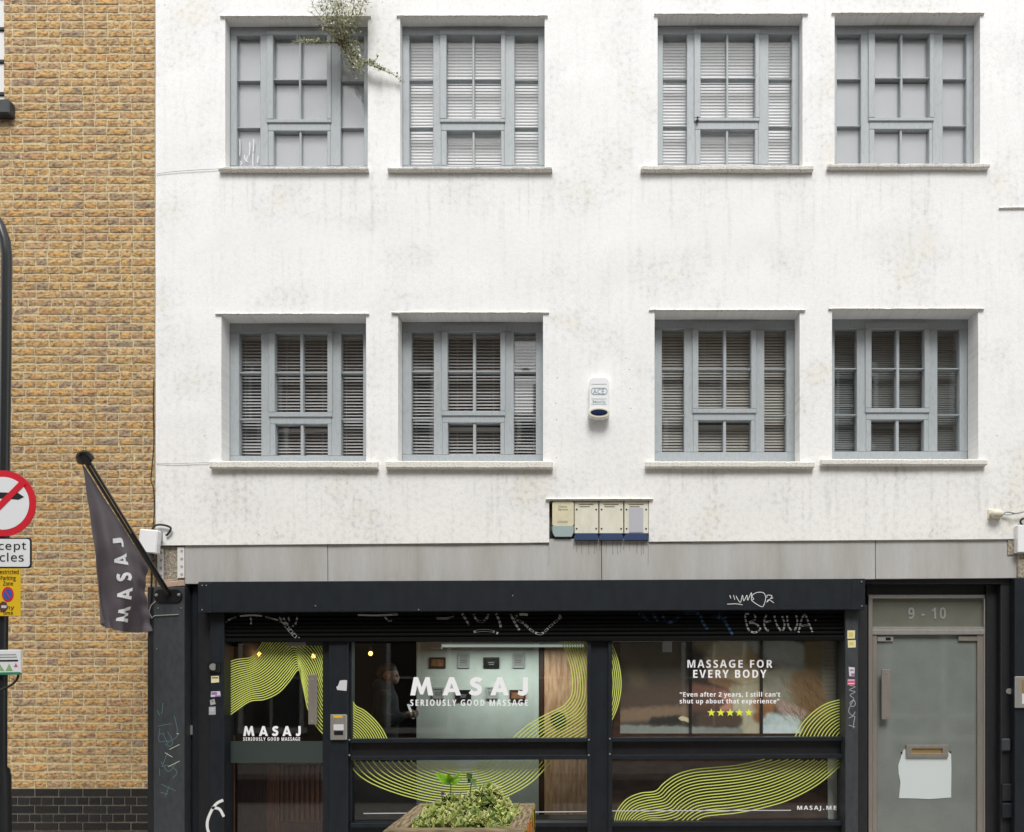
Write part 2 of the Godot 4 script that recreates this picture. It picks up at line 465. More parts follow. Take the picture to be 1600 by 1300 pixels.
# the rendered front: a fine grid with its openings left out, and the reveals behind them
func wall_front(holes: Array, parent: Node3D) -> void:
	wall_noise.seed = 3; wall_noise.frequency = 0.02; wall_noise.fractal_octaves = 3
	var xs := [X(243), 6.0]
	var ys := [2.7, 9.2]
	for hl in holes:
		xs.append_array([hl[0], hl[1]]); ys.append_array([hl[2], hl[3]])
	var fill := func(a: Array, step: float) -> Array:
		a.sort()
		var r := [a[0]]
		for k in range(1, a.size()):
			var d: float = a[k] - r[-1]
			if d < 0.0005: continue
			var s := maxi(1, int(d / step))
			var from: float = r[-1]
			for t in s: r.append(from + d * (t + 1) / s)
		return r
	xs = fill.call(xs, 0.16); ys = fill.call(ys, 0.16)
	var low := func(x: float) -> float: return 1.6 + (1070.0 - (852.0 - 10.0 * (900.0 + x * 170.0 - 243.0) / 1350.0)) / 170.0
	var mb := MB.new()
	var uv := func(p: Vector3) -> Vector2: return Vector2((p.x - WX0) / (WX1 - WX0), (WY1 - p.y) / (WY1 - WY0))
	var nrm := func(p: Vector3) -> Vector3:
		var e := 0.02
		return Vector3(-(wall_z(p.x + e, p.y) - wall_z(p.x - e, p.y)) / (2 * e), -(wall_z(p.x, p.y + e) - wall_z(p.x, p.y - e)) / (2 * e), 1).normalized()
	var vert := func(x: float, y: float) -> Vector3:
		var yy: float = maxf(y, low.call(x))
		return Vector3(x, yy, wall_z(x, yy))
	for i in xs.size() - 1:
		for j in ys.size() - 1:
			var cx: float = (xs[i] + xs[i + 1]) / 2.0
			var cy: float = (ys[j] + ys[j + 1]) / 2.0
			if ys[j + 1] < low.call(cx): continue
			var inside := false
			for hl in holes:
				if cx > hl[0] and cx < hl[1] and cy > hl[2] and cy < hl[3]: inside = true
			if inside: continue
			var q := [vert.call(xs[i], ys[j]), vert.call(xs[i + 1], ys[j]), vert.call(xs[i + 1], ys[j + 1]), vert.call(xs[i], ys[j + 1])]
			for t in [[0, 1, 2], [0, 2, 3]]:
				if q[t[0]].distance_to(q[t[1]]) < 1e-4 or q[t[1]].distance_to(q[t[2]]) < 1e-4: continue
				for k in [t[0], t[2], t[1]]:
					mb.v.append(q[k]); mb.n.append(nrm.call(q[k])); mb.u.append(uv.call(q[k])); mb.c.append(Color.WHITE)
	# reveals
	var rv := func(a: Vector3, b: Vector3, d: Vector3, e: Vector3) -> void:
		mb.tri(a, b, d, uv.call(a), uv.call(b), uv.call(d)); mb.tri(a, d, e, uv.call(a), uv.call(d), uv.call(e))
	for hl in holes:
		var z: float = -hl[4]
		for k in 8:
			var a: float = lerpf(hl[2], hl[3], k / 8.0)
			var b: float = lerpf(hl[2], hl[3], (k + 1) / 8.0)
			rv.call(Vector3(hl[0], a, wall_z(hl[0], a)), Vector3(hl[0], a, z), Vector3(hl[0], b, z), Vector3(hl[0], b, wall_z(hl[0], b)))
			rv.call(Vector3(hl[1], a, z), Vector3(hl[1], a, wall_z(hl[1], a)), Vector3(hl[1], b, wall_z(hl[1], b)), Vector3(hl[1], b, z))
			var c: float = lerpf(hl[0], hl[1], k / 8.0)
			var d: float = lerpf(hl[0], hl[1], (k + 1) / 8.0)
			rv.call(Vector3(c, hl[3], wall_z(c, hl[3])), Vector3(c, hl[3], z), Vector3(d, hl[3], z), Vector3(d, hl[3], wall_z(d, hl[3])))
			if hl[5]: rv.call(Vector3(c, hl[2], z), Vector3(c, hl[2], wall_z(c, hl[2])), Vector3(d, hl[2], wall_z(d, hl[2])), Vector3(d, hl[2], z))
	# underside of the render above the steel fascia, and the corner beside the brick house
	for k in 20:
		var a: float = lerpf(X(243), 6.0, k / 20.0)
		var b: float = lerpf(X(243), 6.0, (k + 1) / 20.0)
		if b > X(858) and a < X(1014): continue
		rv.call(Vector3(a, low.call(a), -0.1), Vector3(b, low.call(b), -0.1), Vector3(b, low.call(b), wall_z(b, low.call(b))), Vector3(a, low.call(a), wall_z(a, low.call(a))))
	rv.call(Vector3(X(243), 2.85, -0.2), Vector3(X(243), 2.85, 0), Vector3(X(243), 9.2, 0), Vector3(X(243), 9.2, -0.2))
	obj("wall", mb, M.plaster, parent)

# a sill or hood of rough render: a bar with broken edges
func rough_bar(mb: MB, x0: float, x1: float, y0: float, y1: float, z0: float, z1: float, jit: float, sd: int, drop := 0.0) -> void:
	var r := RandomNumberGenerator.new()
	r.seed = sd
	var n := int((x1 - x0) / 0.022)
	var prev := []
	var chip := 0.0
	for k in n + 1:
		var x := lerpf(x0, x1, float(k) / n)
		var s := drop * (x - x0)
		chip = lerpf(chip, r.randf_range(-1, 1), 0.6)
		var c := jit * chip
		var bite := jit * 1.8 if r.randf() < 0.12 else 0.0
		var ring := [Vector3(x, y1 + s, z0), Vector3(x, y1 + s - 0.004 + c * 0.5, z1 - 0.010 - bite), Vector3(x, y1 + s - 0.013 + c * 0.6 - bite * 0.6, z1 + c * 0.6), Vector3(x, y0 + s + 0.008 + c * 0.6, z1 - 0.004 + c * 0.4), Vector3(x, y0 + s + c * 0.5, z1 - 0.014), Vector3(x, y0 + s, z0)]
		if k > 0:
			for t in 5: mb.quad(prev[t + 1], ring[t + 1], ring[t], prev[t])
		if k == 0 or k == n:
			for t in range(1, 5):
				if k == 0: mb.tri(ring[0], ring[t], ring[t + 1])
				else: mb.tri(ring[0], ring[t + 1], ring[t])
		prev = ring

# one casement window in its opening; all windows of a storey are made to one pattern
func make_window(parent: Node3D, hole: Array, lay: Dictionary, blind: String, sd: int, tilt := {}) -> Node3D:
	var x0: float = hole[0]
	var w: float = hole[1] - hole[0]
	var top: float = hole[3]
	var h: float = hole[3] - hole[2]
	var sx: float = w / lay.w
	var d: float = hole[4]
	var wn := group_part("window", Vector3(x0 + w / 2.0, hole[2], -d), parent)
	var ax := func(a: float) -> float: return x0 + a * sx
	var ay := func(a: float) -> float: return top - a
	var fr := MB.new()
	var bx := func(mb: MB, a: float, t: float, b: float, u: float, zf: float, zb: float, ch := 0.004) -> void:
		mb.box(Vector3(ax.call(a), ay.call(u), -d + zb), Vector3(ax.call(b), ay.call(t), -d + zf), ch)
	var W: float = lay.w
	var g: Dictionary = lay
	var hm := h
	# frame: head, sill rail, jambs and the two mullions
	bx.call(fr, 0, 0, W, g.gt, 0.0, -0.08)
	bx.call(fr, 0, g.gb, W, hm, 0.0, -0.08)
	bx.call(fr, 0, g.gt, g.l0, g.gb, 0.0, -0.08)
	bx.call(fr, g.r1, g.gt, W, g.gb, 0.0, -0.08)
	bx.call(fr, g.l1, g.gt, g.c0 + 0.01, g.gb, 0.0, -0.08)
	bx.call(fr, g.c1 - 0.01, g.gt, g.r0, g.gb, 0.0, -0.08)
	bx.call(fr, g.c0 + 0.01, g.cb - 0.012, g.c1 - 0.01, g.t0, 0.001, -0.078)
	bx.call(fr, g.c0 + 0.01, g.t0, g.g0, g.gb, 0.001, -0.078)
	bx.call(fr, g.g1, g.t0, g.c1 - 0.01, g.gb, 0.001, -0.078)
	obj("frame", fr, M.window_paint, wn)
	# glazing bars of the side lights and of the light below the casement
	for e in [[g.l0, g.b0, g.l1, g.b1], [g.l0, g.b2, g.l1, g.b3], [g.r0, g.b0, g.r1, g.b1], [g.r0, g.b2, g.r1, g.b3], [g.m0, g.t0, g.m1, g.gb]]:
		var gb := MB.new()
		var vertical: bool = e[3] - e[1] > 0.1
		bx.call(gb, e[0] + (0.003 if vertical else 0.0), e[1] + (0.0 if vertical else 0.003), e[2] - (0.003 if vertical else 0.0), e[3] - (0.0 if vertical else 0.007), -0.010, -0.062, 0.004)
		obj("glazing_bar", gb, M.window_paint, wn)
	# the opening casement, proud of the frame
	var cs := MB.new()
	bx.call(cs, g.c0, g.ct, g.c1, g.h0, 0.014, -0.06)
	bx.call(cs, g.c0, g.h3, g.c1, g.cb, 0.014, -0.06)
	bx.call(cs, g.c0, g.h0, g.g0, g.h3, 0.014, -0.06)
	bx.call(cs, g.g1, g.h0, g.c1, g.h3, 0.014, -0.06)
	bx.call(cs, g.m0 + 0.003, g.h0, g.m1 - 0.003, g.h3, 0.002, -0.058, 0.004)
	bx.call(cs, g.g0, g.h1 + 0.003, g.m0 + 0.003, g.h2 - 0.007, 0.0, -0.058, 0.004)
	bx.call(cs, g.m1 - 0.003, g.h1 + 0.003, g.g1, g.h2 - 0.007, 0.0, -0.058, 0.004)
	obj("casement", cs, M.window_paint, wn)
	# panes: two sheets each
	var k := 0
	for e in [[g.l0, g.gt, g.l1, g.b0], [g.l0, g.b1, g.l1, g.b2], [g.l0, g.b3, g.l1, g.gb], [g.r0, g.gt, g.r1, g.b0], [g.r0, g.b1, g.r1, g.b2], [g.r0, g.b3, g.r1, g.gb],
			[g.g0, g.h0, g.m0, g.h1], [g.m1, g.h0, g.g1, g.h1], [g.g0, g.h2, g.m0, g.h3], [g.m1, g.h2, g.g1, g.h3], [g.g0, g.t0, g.m0, g.gb], [g.m1, g.t0, g.g1, g.gb]]:
		var r := RandomNumberGenerator.new()
		r.seed = sd * 50 + k
		var tl: Array = tilt.get(k, [r.randf_range(-0.006, 0.006), r.randf_range(-0.006, 0.006)])
		var gl := MB.new()
		var o := Vector3((ax.call(e[0]) + ax.call(e[2])) / 2.0, (ay.call(e[1]) + ay.call(e[3])) / 2.0, 0)
		for zz in [-0.034, -0.05]:
			var c := []
			for q in [[e[0] - 0.008, e[3] + 0.008], [e[2] + 0.008, e[3] + 0.008], [e[2] + 0.008, e[1] - 0.008], [e[0] - 0.008, e[1] - 0.008]]:
				var x: float = ax.call(q[0])
				var y: float = ay.call(q[1])
				c.append(Vector3(x, y, -d + zz + tl[0] * (y - o.y) + tl[1] * (x - o.x)))
			gl.quad(c[0], c[1], c[2], c[3])
			for q in 4: c[q].z -= 0.004
			gl.quad(c[3], c[2], c[1], c[0])
		obj("pane", gl, M.glass, wn)
		k += 1
	# what hangs behind the glass
	var bl := MB.new()
	var zb := -d - 0.115
	if blind == "roller":
		# frosted film on the inside of each sheet
		for e in [[g.l0, g.gt, g.l1, g.b0], [g.l0, g.b1, g.l1, g.b2], [g.l0, g.b3, g.l1, g.gb], [g.r0, g.gt, g.r1, g.b0], [g.r0, g.b1, g.r1, g.b2], [g.r0, g.b3, g.r1, g.gb],
				[g.g0, g.h0, g.m0, g.h1], [g.m1, g.h0, g.g1, g.h1], [g.g0, g.h2, g.m0, g.h3], [g.m1, g.h2, g.g1, g.h3], [g.g0, g.t0, g.m0, g.gb], [g.m1, g.t0, g.g1, g.gb]]:
			var fm := MB.new()
			fm.box(Vector3(ax.call(e[0] - 0.004), ay.call(e[3] + 0.004), -d - 0.0595), Vector3(ax.call(e[2] + 0.004), ay.call(e[1] - 0.004), -d - 0.0565))
			obj("frosted_film", fm, M.window_film, wn)
	else:
		var pitch: float = {"pale": 0.029, "grey": 0.030, "beige": 0.027, "green": 0.021}[blind]
		var turn: float = {"pale": 1.24, "grey": 0.78, "beige": 1.06, "green": 1.12}[blind]
		var wide: float = {"pale": 0.029, "grey": 0.030, "beige": 0.027, "green": 0.022}[blind]
		var r := RandomNumberGenerator.new()
		r.seed = sd
		for sec in [[g.l0 - 0.03, g.l1 + 0.03, g.gt - 0.02, g.gb - 0.005], [g.g0 - 0.04, g.g1 + 0.04, g.gt - 0.02, g.cb - 0.02], [g.g0 - 0.04, g.g1 + 0.04, g.t0 + 0.012, g.gb - 0.005], [g.r0 - 0.03, g.r1 + 0.03, g.gt - 0.02, g.gb - 0.005]]:
			var bottom: float = sec[3] - (0.05 if blind == "beige" else 0.0)
			var y: float = sec[2]
			bl.box(Vector3(ax.call(sec[0]), ay.call(y + 0.03), zb - 0.02), Vector3(ax.call(sec[1]), ay.call(y), zb + 0.02), 0.002)
			y += 0.04
			while y < bottom:
				var a := turn + r.randf_range(-0.07, 0.07) * (0.4 if blind == "pale" else 1.0)
				var c := Vector3(0, -sin(a), cos(a)) * wide / 2.0
				var sl := r.randf_range(-0.002, 0.002)
				var pa := Vector3(ax.call(sec[0]), ay.call(y), zb)
				var pb := Vector3(ax.call(sec[1]), ay.call(y + sl), zb)
				var up := Vector3(0, cos(a), sin(a)) * 0.0022
				bl.quad(pa + c, pb + c, pb + up, pa + up)
				bl.quad(pa + up, pb + up, pb - c, pa - c)
				y += pitch
			bl.box(Vector3(ax.call(sec[0]), ay.call(bottom + 0.016), zb - 0.012), Vector3(ax.call(sec[1]), ay.call(bottom), zb + 0.012), 0.002)
			for q in [0.2, 0.8]:
				var xx: float = lerpf(ax.call(sec[0]), ax.call(sec[1]), q)
				bl.box(Vector3(xx - 0.001, ay.call(bottom), zb + 0.016), Vector3(xx + 0.001, ay.call(sec[2]), zb + 0.0175), 0.0)
		tag(obj("venetian_blind", bl, M[{"pale": "pale_slat", "grey": "grey_slat", "beige": "beige_slat", "green": "green_slat"}[blind]], wn), "", "", "", "stuff")
	return wn

func white_building() -> void:
	var b := thing("white_building", Vector3(0, 0, 0), "white rendered three storey building with two rows of grey windows over a dark shop", "building")
	var U := {"w": 1.31, "l0": 0.062, "l1": 0.28, "c0": 0.345, "c1": 0.945, "g0": 0.405, "g1": 0.905, "m0": 0.638, "m1": 0.664, "r0": 1.03, "r1": 1.246, "gt": 0.078, "gb": 1.292, "b0": 0.481, "b1": 0.503, "b2": 0.921, "b3": 0.943, "ct": 0.042, "cb": 0.897, "h0": 0.082, "h1": 0.478, "h2": 0.502, "h3": 0.866, "t0": 0.967}
	var L := {"w": 1.33, "l0": 0.087, "l1": 0.295, "c0": 0.37, "c1": 0.97, "g0": 0.428, "g1": 0.922, "m0": 0.66, "m1": 0.694, "r0": 1.048, "r1": 1.255, "gt": 0.088, "gb": 1.245, "b0": 0.452, "b1": 0.474, "b2": 0.889, "b3": 0.911, "ct": 0.035, "cb": 0.882, "h0": 0.093, "h1": 0.456, "h2": 0.478, "h3": 0.84, "t0": 0.946}
	var spec := [
		[352, 574.7, 28, 265, 0.105, U, "roller"], [625.2, 851, 27.4, 265.4, 0.105, U, "pale"], [1027.5, 1254, 24.5, 263, 0.115, U, "pale"], [1304, 1531.5, 23, 260, 0.125, U, "roller"],
		[346, 572, 492, 722, 0.18, L, "grey"], [622, 848.5, 490, 722, 0.18, L, "grey"], [1022.7, 1249.6, 486, 722.5, 0.18, L, "beige"], [1300, 1528.5, 484, 719, 0.2, L, "green"]]
	var holes := []
	for s in spec:
		holes.append([X(s[0]), X(s[1]), Y(s[3]), Y(s[2]), s[4], true])
	var all := holes.duplicate()
	all.append([X(858), X(1014), 2.71, Y(782), 0.13, false])
	wall_front(all, b)
	var hood := [[344.5, 580], [620, 856], [1022, 1262], [1299, 1537], [337, 577], [612, 858], [1014, 1258], [1294, 1537]]
	for k in 8:
		# the side light that leans a little and so mirrors the sky
		var tilt := {3: [-0.085, 0.0], 4: [-0.098, 0.012]} if k == 5 else {}
		var win := make_window(b, holes[k], spec[k][5], spec[k][6], k + 1, tilt)
		if k == 0:
			var zz: float = -spec[0][4] - 0.031
			strokes("paint_mark", [[374.5, 217, 375, 230, 374.5, 243], [390, 222, 390.5, 232, 389.5, 243], [396, 217, 396.5, 226, 395.5, 237], [395.5, 239, 395, 248, 395.5, 259], [382, 242, 383, 249, 388, 253], [403, 244, 402.5, 254], [375, 252, 378, 255, 375, 258], [387, 244, 385, 250]], 0.010, zz, M.white_paint, win, zz, 3)
		if k == 2:
			var hk := MB.new()
			hk.box(P(1087, 191, -0.11), P(1092, 186, -0.08), 0.004)
			hk.box(P(1088.5, 186, -0.11), P(1091.5, 181, -0.085), 0.004)
			obj("window_catch", hk, M.pilaster_paint, win)
		var mb := MB.new()
		var t: float = spec[k][2]
		rough_bar(mb, X(hood[k][0]), X(hood[k][1]), Y(t + 0.6) , Y(t - 2.6), -0.01, 0.022, 0.002, 70 + k)
		obj("window_hood", mb, M.plaster_trim, b)
		mb = MB.new()
		var s: Array = SILLS[k]
		var ty: float = spec[k][3]
		rough_bar(mb, X(s[0]), X(s[1]), Y(s[2] + 0.5), Y(ty - (0.5 if k < 4 else 0.0)), -spec[k][4] + 0.002, 0.05 if k < 4 else 0.06, 0.0055 if k < 4 else 0.004, 90 + k, -0.002 if k > 3 else 0.0)
		obj("window_sill", mb, M.plaster_trim, b)
	# lintel end of the next house at the right
	var mb2 := MB.new()
	rough_bar(mb2, X(1560), 6.0, Y(328), Y(324), -0.01, 0.02, 0.002, 77, 0.01)
	obj("window_hood", mb2, M.plaster_trim, b)
	mb2 = MB.new()
	rough_bar(mb2, X(853), X(1020), Y(782.5), Y(778.5), -0.01, 0.03, 0.002, 78, 0.002)
	obj("cabinet_hood", mb2, M.plaster_trim, b)
	# back of the meter recess
	pbox_obj("recess_back", 846, 770, 1026, 850, -0.13, -0.16, M.raw_concrete, b, 0.0)
	# floors, back and side walls and roof close the rooms
	for e in [["floor_slab", Vector3(-3.8, -0.15, -4.2), Vector3(6, -0.004, -0.25)], ["floor_slab", Vector3(-3.8, 2.62, -4.2), Vector3(6, 2.78, -0.34)], ["floor_slab", Vector3(-3.8, 5.3, -4.2), Vector3(6, 5.5, -0.24)], ["roof", Vector3(-3.86, 9.0, -4.4), Vector3(6, 9.19, -0.03)],
			["back_wall", Vector3(-3.8, 0, -4.4), Vector3(6, 9.0, -4.2)], ["side_wall", Vector3(-3.84, 0, -4.2), Vector3(-3.66, 9.0, -0.30)], ["side_wall", Vector3(5.82, 0, -4.2), Vector3(6, 9.0, -0.12)], ["partition_wall", Vector3(2.62, 0, -4.2), Vector3(2.72, 2.62, -0.3)],
			["partition_wall", Vector3(0.3, 2.79, -4.2), Vector3(0.4, 5.3, -0.3)], ["partition_wall", Vector3(0.3, 5.5, -4.2), Vector3(0.4, 9.0, -0.3)]]:
		var m3 := MB.new()
		m3.box(e[1], e[2])
		obj(e[0], m3, M.room_dark if e[0] in ["floor_slab", "back_wall"] or e[1].y < 0.01 else M.room_wall, b)
	# broken pier between the brick house and the steel fascia, with two white battens
	pbox_obj("concrete_pier", 244.5, 854, 290, 917, -0.035, -0.3, M.raw_concrete, b, 0.004)
	var br := MB.new()
	for e in [[248, 905, 268, 913, -0.02], [266, 907, 287, 916, -0.012], [252, 909, 276, 917, -0.006]]:
		br.box(Vector3(X(e[0]), Y(e[3]), -0.06), Vector3(X(e[2]), Y(e[1]), e[4]), 0.004, 0.1)
	obj("broken_brickwork", br, M.raw_brick_red, b)
	for e in [[246, 857, 254.5, 905], [277, 854.5, 288, 903]]:
		var bt := pbox_obj("batten", e[0], e[1], e[2], e[3], -0.018, -0.035, M.batten_white, b, 0.002)
		for q in 4:
			var dot := MB.new()
			dot.plate(circle(Vector2(X((e[0] + e[2]) / 2.0), Y(lerpf(e[1] + 6, e[3] - 6, q / 3.0))), 0.013, 14), -0.0155, 0.002)
			obj("fixing_disc", dot, M.sticker_grey, bt)

# ---------------------------------------------------------------- the yellow brick house
const TONES := [[0.55, 0.375, 0.155], [0.57, 0.395, 0.17], [0.53, 0.365, 0.16], [0.58, 0.41, 0.20], [0.52, 0.36, 0.165], [0.56, 0.395, 0.20], [0.57, 0.36, 0.14], [0.51, 0.355, 0.175], [0.49, 0.345, 0.175], [0.47, 0.335, 0.195], [0.45, 0.325, 0.195], [0.52, 0.325, 0.17], [0.40, 0.30, 0.20], [0.34, 0.265, 0.205]]

func brick_shape(mb: MB, o: Vector3, w: float, h: float, r: RandomNumberGenerator, rough: float) -> void:
	var gx := 4
	var gy := 2
	var f := []
	for j in gy + 1:
		for i in gx + 1:
			var edge := i == 0 or i == gx or j == 0 or j == gy
			var p := Vector3(w * (float(i) / gx - 0.5), h * (float(j) / gy - 0.5), r.randf_range(-0.0009, 0.0009) * rough)
			if edge:
				p.x *= 0.972; p.y *= 0.90
				p += Vector3(r.randf_range(-0.003, 0.0025), r.randf_range(-0.003, 0.003), -0.002 + r.randf_range(-0.0035, 0.001)) * rough
			f.append(o + p)
	# the fire skin: brighter ochre on the body of the brick, duller and limy towards its edges
	var base := mb.tint
	var fc := []
	for j in gy + 1:
		for i in gx + 1:
			var edge := i == 0 or i == gx or j == 0 or j == gy
			var c := base
			if rough > 0.5:
				if edge: c = base.lerp(Color(0.50, 0.40, 0.25), r.randf_range(0.15, 0.85))
				else: c = base.lerp(base * Color(1.2, 1.0, 0.66), r.randf_range(0.2, 1.0)) * r.randf_range(0.92, 1.12)
				if r.randf() < 0.2: c = c.lerp(Color(0.24, 0.20, 0.18), r.randf_range(0.3, 0.8))
			fc.append(c)
	for j in gy:
		for i in gx:
			var a := j * (gx + 1) + i
			mb.quad(f[a], f[a + 1], f[a + gx + 2], f[a + gx + 1])
			var n := mb.c.size()
			var q := [a, a + gx + 2, a + 1, a, a + gx + 1, a + gx + 2]
			for t in 6: mb.c[n - 6 + t] = fc[q[t]]
	var ring := []
	for i in gx: ring.append(i)
	for j in gy: ring.append(j * (gx + 1) + gx)
	for i in gx: ring.append(gy * (gx + 1) + gx - i)
	for j in gy: ring.append((gy - j) * (gx + 1))
	for k in ring.size():
		var a: Vector3 = f[ring[k]]
		var b: Vector3 = f[ring[(k + 1) % ring.size()]]
		var a2 := o + Vector3((a.x - o.x) * 1.02, (a.y - o.y) * 1.06, -0.022)
		var b2 := o + Vector3((b.x - o.x) * 1.02, (b.y - o.y) * 1.06, -0.022)
		mb.quad(a2, b2, b, a)

func brick_building() -> void:
	var zf := -0.03
	var left := -9.0
	var right := X(242, zf)
	var b := thing("brick_building", Vector3(right - 1.0, 0, zf - 0.1), "weathered yellow stock brick building with black brick plinth at the left edge", "building")
	var wx := X(5.5, zf)      # the right jamb of the cut-off window
	var wy0 := Y(160, zf)
	var core := MB.new()
	var py := Y(1231.5, zf)
	var foot := MB.new()
	foot.box(Vector3(left, 0, -4.2), Vector3(right - 0.002, py - 0.003, zf - 0.0045))
	obj("plinth", foot, M.plinth_mortar, b)
	core.box(Vector3(left, py - 0.003, -4.2), Vector3(right - 0.002, wy0 - 0.1, zf - 0.0045))
	core.box(Vector3(wx + 0.005, wy0 - 0.1, -4.2), Vector3(right - 0.002, 9.0, zf - 0.0045))
	core.box(Vector3(left, wy0 - 0.1, -4.2), Vector3(wx - 1.1, 9.0, zf - 0.0045))
	core.box(Vector3(wx - 1.1, 8.2, -4.2), Vector3(wx + 0.005, 9.0, zf - 0.0045))
	core.box(Vector3(wx - 1.1, wy0 - 0.1, -4.2), Vector3(wx + 0.005, 8.2, -0.35))
	obj("wall", core, M.mortar, b)
	var r := RandomNumberGenerator.new()
	r.seed = 5
	var plinth := Y(1231.5, zf)
	var rows := []
	var y := plinth
	var k := 0
	while y > 0.0:
		rows.append([y - 0.0786, 0.0786, true, k]); y -= 0.0786; k += 1
	y = plinth; k = 0
	while y < 9.0:
		rows.append([y, 0.0753, false, k]); y += 0.0753; k += 1
	var spots := []
	for row in rows:
		var header: bool = row[3] % 2 == 1
		var x: float = right - (0.0 if header else 0.0)
		if header and row[2]: x += 0.05
		if header and not row[2]: x = right + 0.0
		var n := 0
		while x > left:
			var hd: bool = header
			if not row[2] and r.randf() < 0.22: hd = not hd
			var w := (0.110 if hd else 0.222) + (r.randf_range(-0.006, 0.006) if not row[2] else 0.0)
			if n == 0 and not row[2]: w = 0.1105 if hd else r.randf_range(0.19, 0.225)
			var x1 := x
			if n == 0 and x1 > right: x1 = right
			var x0 := x - w
			n += 1; x = x0
			if x0 < -6.4 and r.randf() < 0.0: continue
			if row[0] > wy0 - 0.12 and row[0] < 8.2 and x1 > wx - 1.12 and x0 < wx:
				if x1 > wx + 0.05: x0 = wx
				else: continue
			spots.append([x0, x1, row[0], row[1], row[2], hd])
	# the 300 that show largest stand singly; the others are joined
	var seen := []
	for s in spots:
		var vis: float = maxf(0.0, s[1] - maxf(s[0], X(0, zf))) if s[2] > 0.26 and s[2] < Y(8, zf) else 0.0
		seen.append([vis * s[3], s])
	var order := range(spots.size())
	order.sort_custom(func(p, q): return seen[p][0] > seen[q][0] or (seen[p][0] == seen[q][0] and p < q))
	var single := {}
	for q in 300: single[order[q]] = true
	var shapes := {}
	var rest := MB.new()
	var rest_dark := MB.new()
	for q in spots.size():
		var s: Array = spots[q]
		var bw: float = s[1] - s[0] - (0.009 if s[4] else 0.0065)
		var bh: float = s[3] - (0.0125 if not s[4] else 0.010)
		if bw < 0.02: continue
		var c := Vector3((s[0] + s[1]) / 2.0, s[2] + s[3] / 2.0, zf + r.randf_range(0.0, 0.004) + (0.0 if not s[4] else 0.002))
		var tone: Array = TONES[mini(TONES.size() - 1, int(TONES.size() * pow(r.randf(), 1.7)))]
		if s[4]: tone = [[0.016, 0.016, 0.018], [0.02, 0.02, 0.022], [0.026, 0.025, 0.026], [0.013, 0.013, 0.015]][r.randi() % 4]
		if not s[4]: tone = [tone[0], tone[1], tone[2] * 1.12]
		var tc := Color(tone[0], tone[1], tone[2]) * (1.08 if not s[4] else 1.0)
		if single.has(q):
			var key := "%s %d %s" % [s[5], r.randi() % 3, tone]
			if not shapes.has(key):
				var mb := MB.new()
				mb.tint = tc
				brick_shape(mb, Vector3.ZERO, 0.101 if s[5] else 0.213, 0.065, r, 1.0 if not s[4] else 0.3)
				var am := mesh_of(mb)
				am.surface_set_material(0, M.dark_brick if s[4] else M.brick)
				shapes[key] = [am, 0.101 if s[5] else 0.213]
			var o := MeshInstance3D.new()
			o.name = "brick"
			o.mesh = shapes[key][0]
			b.add_child(o, true)
			o.position = c - b.position
			o.scale = Vector3(bw / shapes[key][1], bh / 0.065, 1)
		else:
			var mb: MB = rest_dark if s[4] else rest
			mb.tint = tc
			brick_shape(mb, c, bw, bh, r, 1.0 if not s[4] else 0.3)
	tag(obj("bricks", rest, M.brick, b), "", "", "", "stuff")
	tag(obj("dark_bricks", rest_dark, M.dark_brick, b), "", "", "", "stuff")
	# the window cut by the picture's edge: white frame, dark bars, slate sill
	var wn := group_part("window", Vector3(wx - 0.5, wy0, zf), b)
	var fr := MB.new()
	for e in [[wx - 1.1, wx - 1.03], [wx - 0.07, wx]]: fr.box(Vector3(e[0], wy0 - 0.09, -0.16), Vector3(e[1], 8.2, -0.06), 0.004)
	fr.box(Vector3(wx - 1.03, 8.1, -0.16), Vector3(wx - 0.07, 8.2, -0.06), 0.004)
	obj("frame", fr, M.white_paint, wn)
	for q in 5:
		var gb := MB.new()
		var yy := wy0 + 0.08 + q * 0.30
		gb.box(Vector3(wx - 1.03, yy, -0.13), Vector3(wx + 0.0, yy + 0.03, -0.045), 0.003)
		obj("glazing_bar", gb, M.black_paint, wn)
		var pn := MB.new()
		pn.box(Vector3(wx - 1.03, yy + 0.03, -0.122), Vector3(wx - 0.07, yy + 0.30, -0.114))
		obj("pane", pn, M.glass, wn)
	var sl := MB.new()
	sl.box(Vector3(wx - 1.2, wy0 - 0.155, -0.2), Vector3(X(14, 0.05), wy0 - 0.02, 0.05), 0.012)
	obj("sill", sl, M.pilaster_paint, wn)

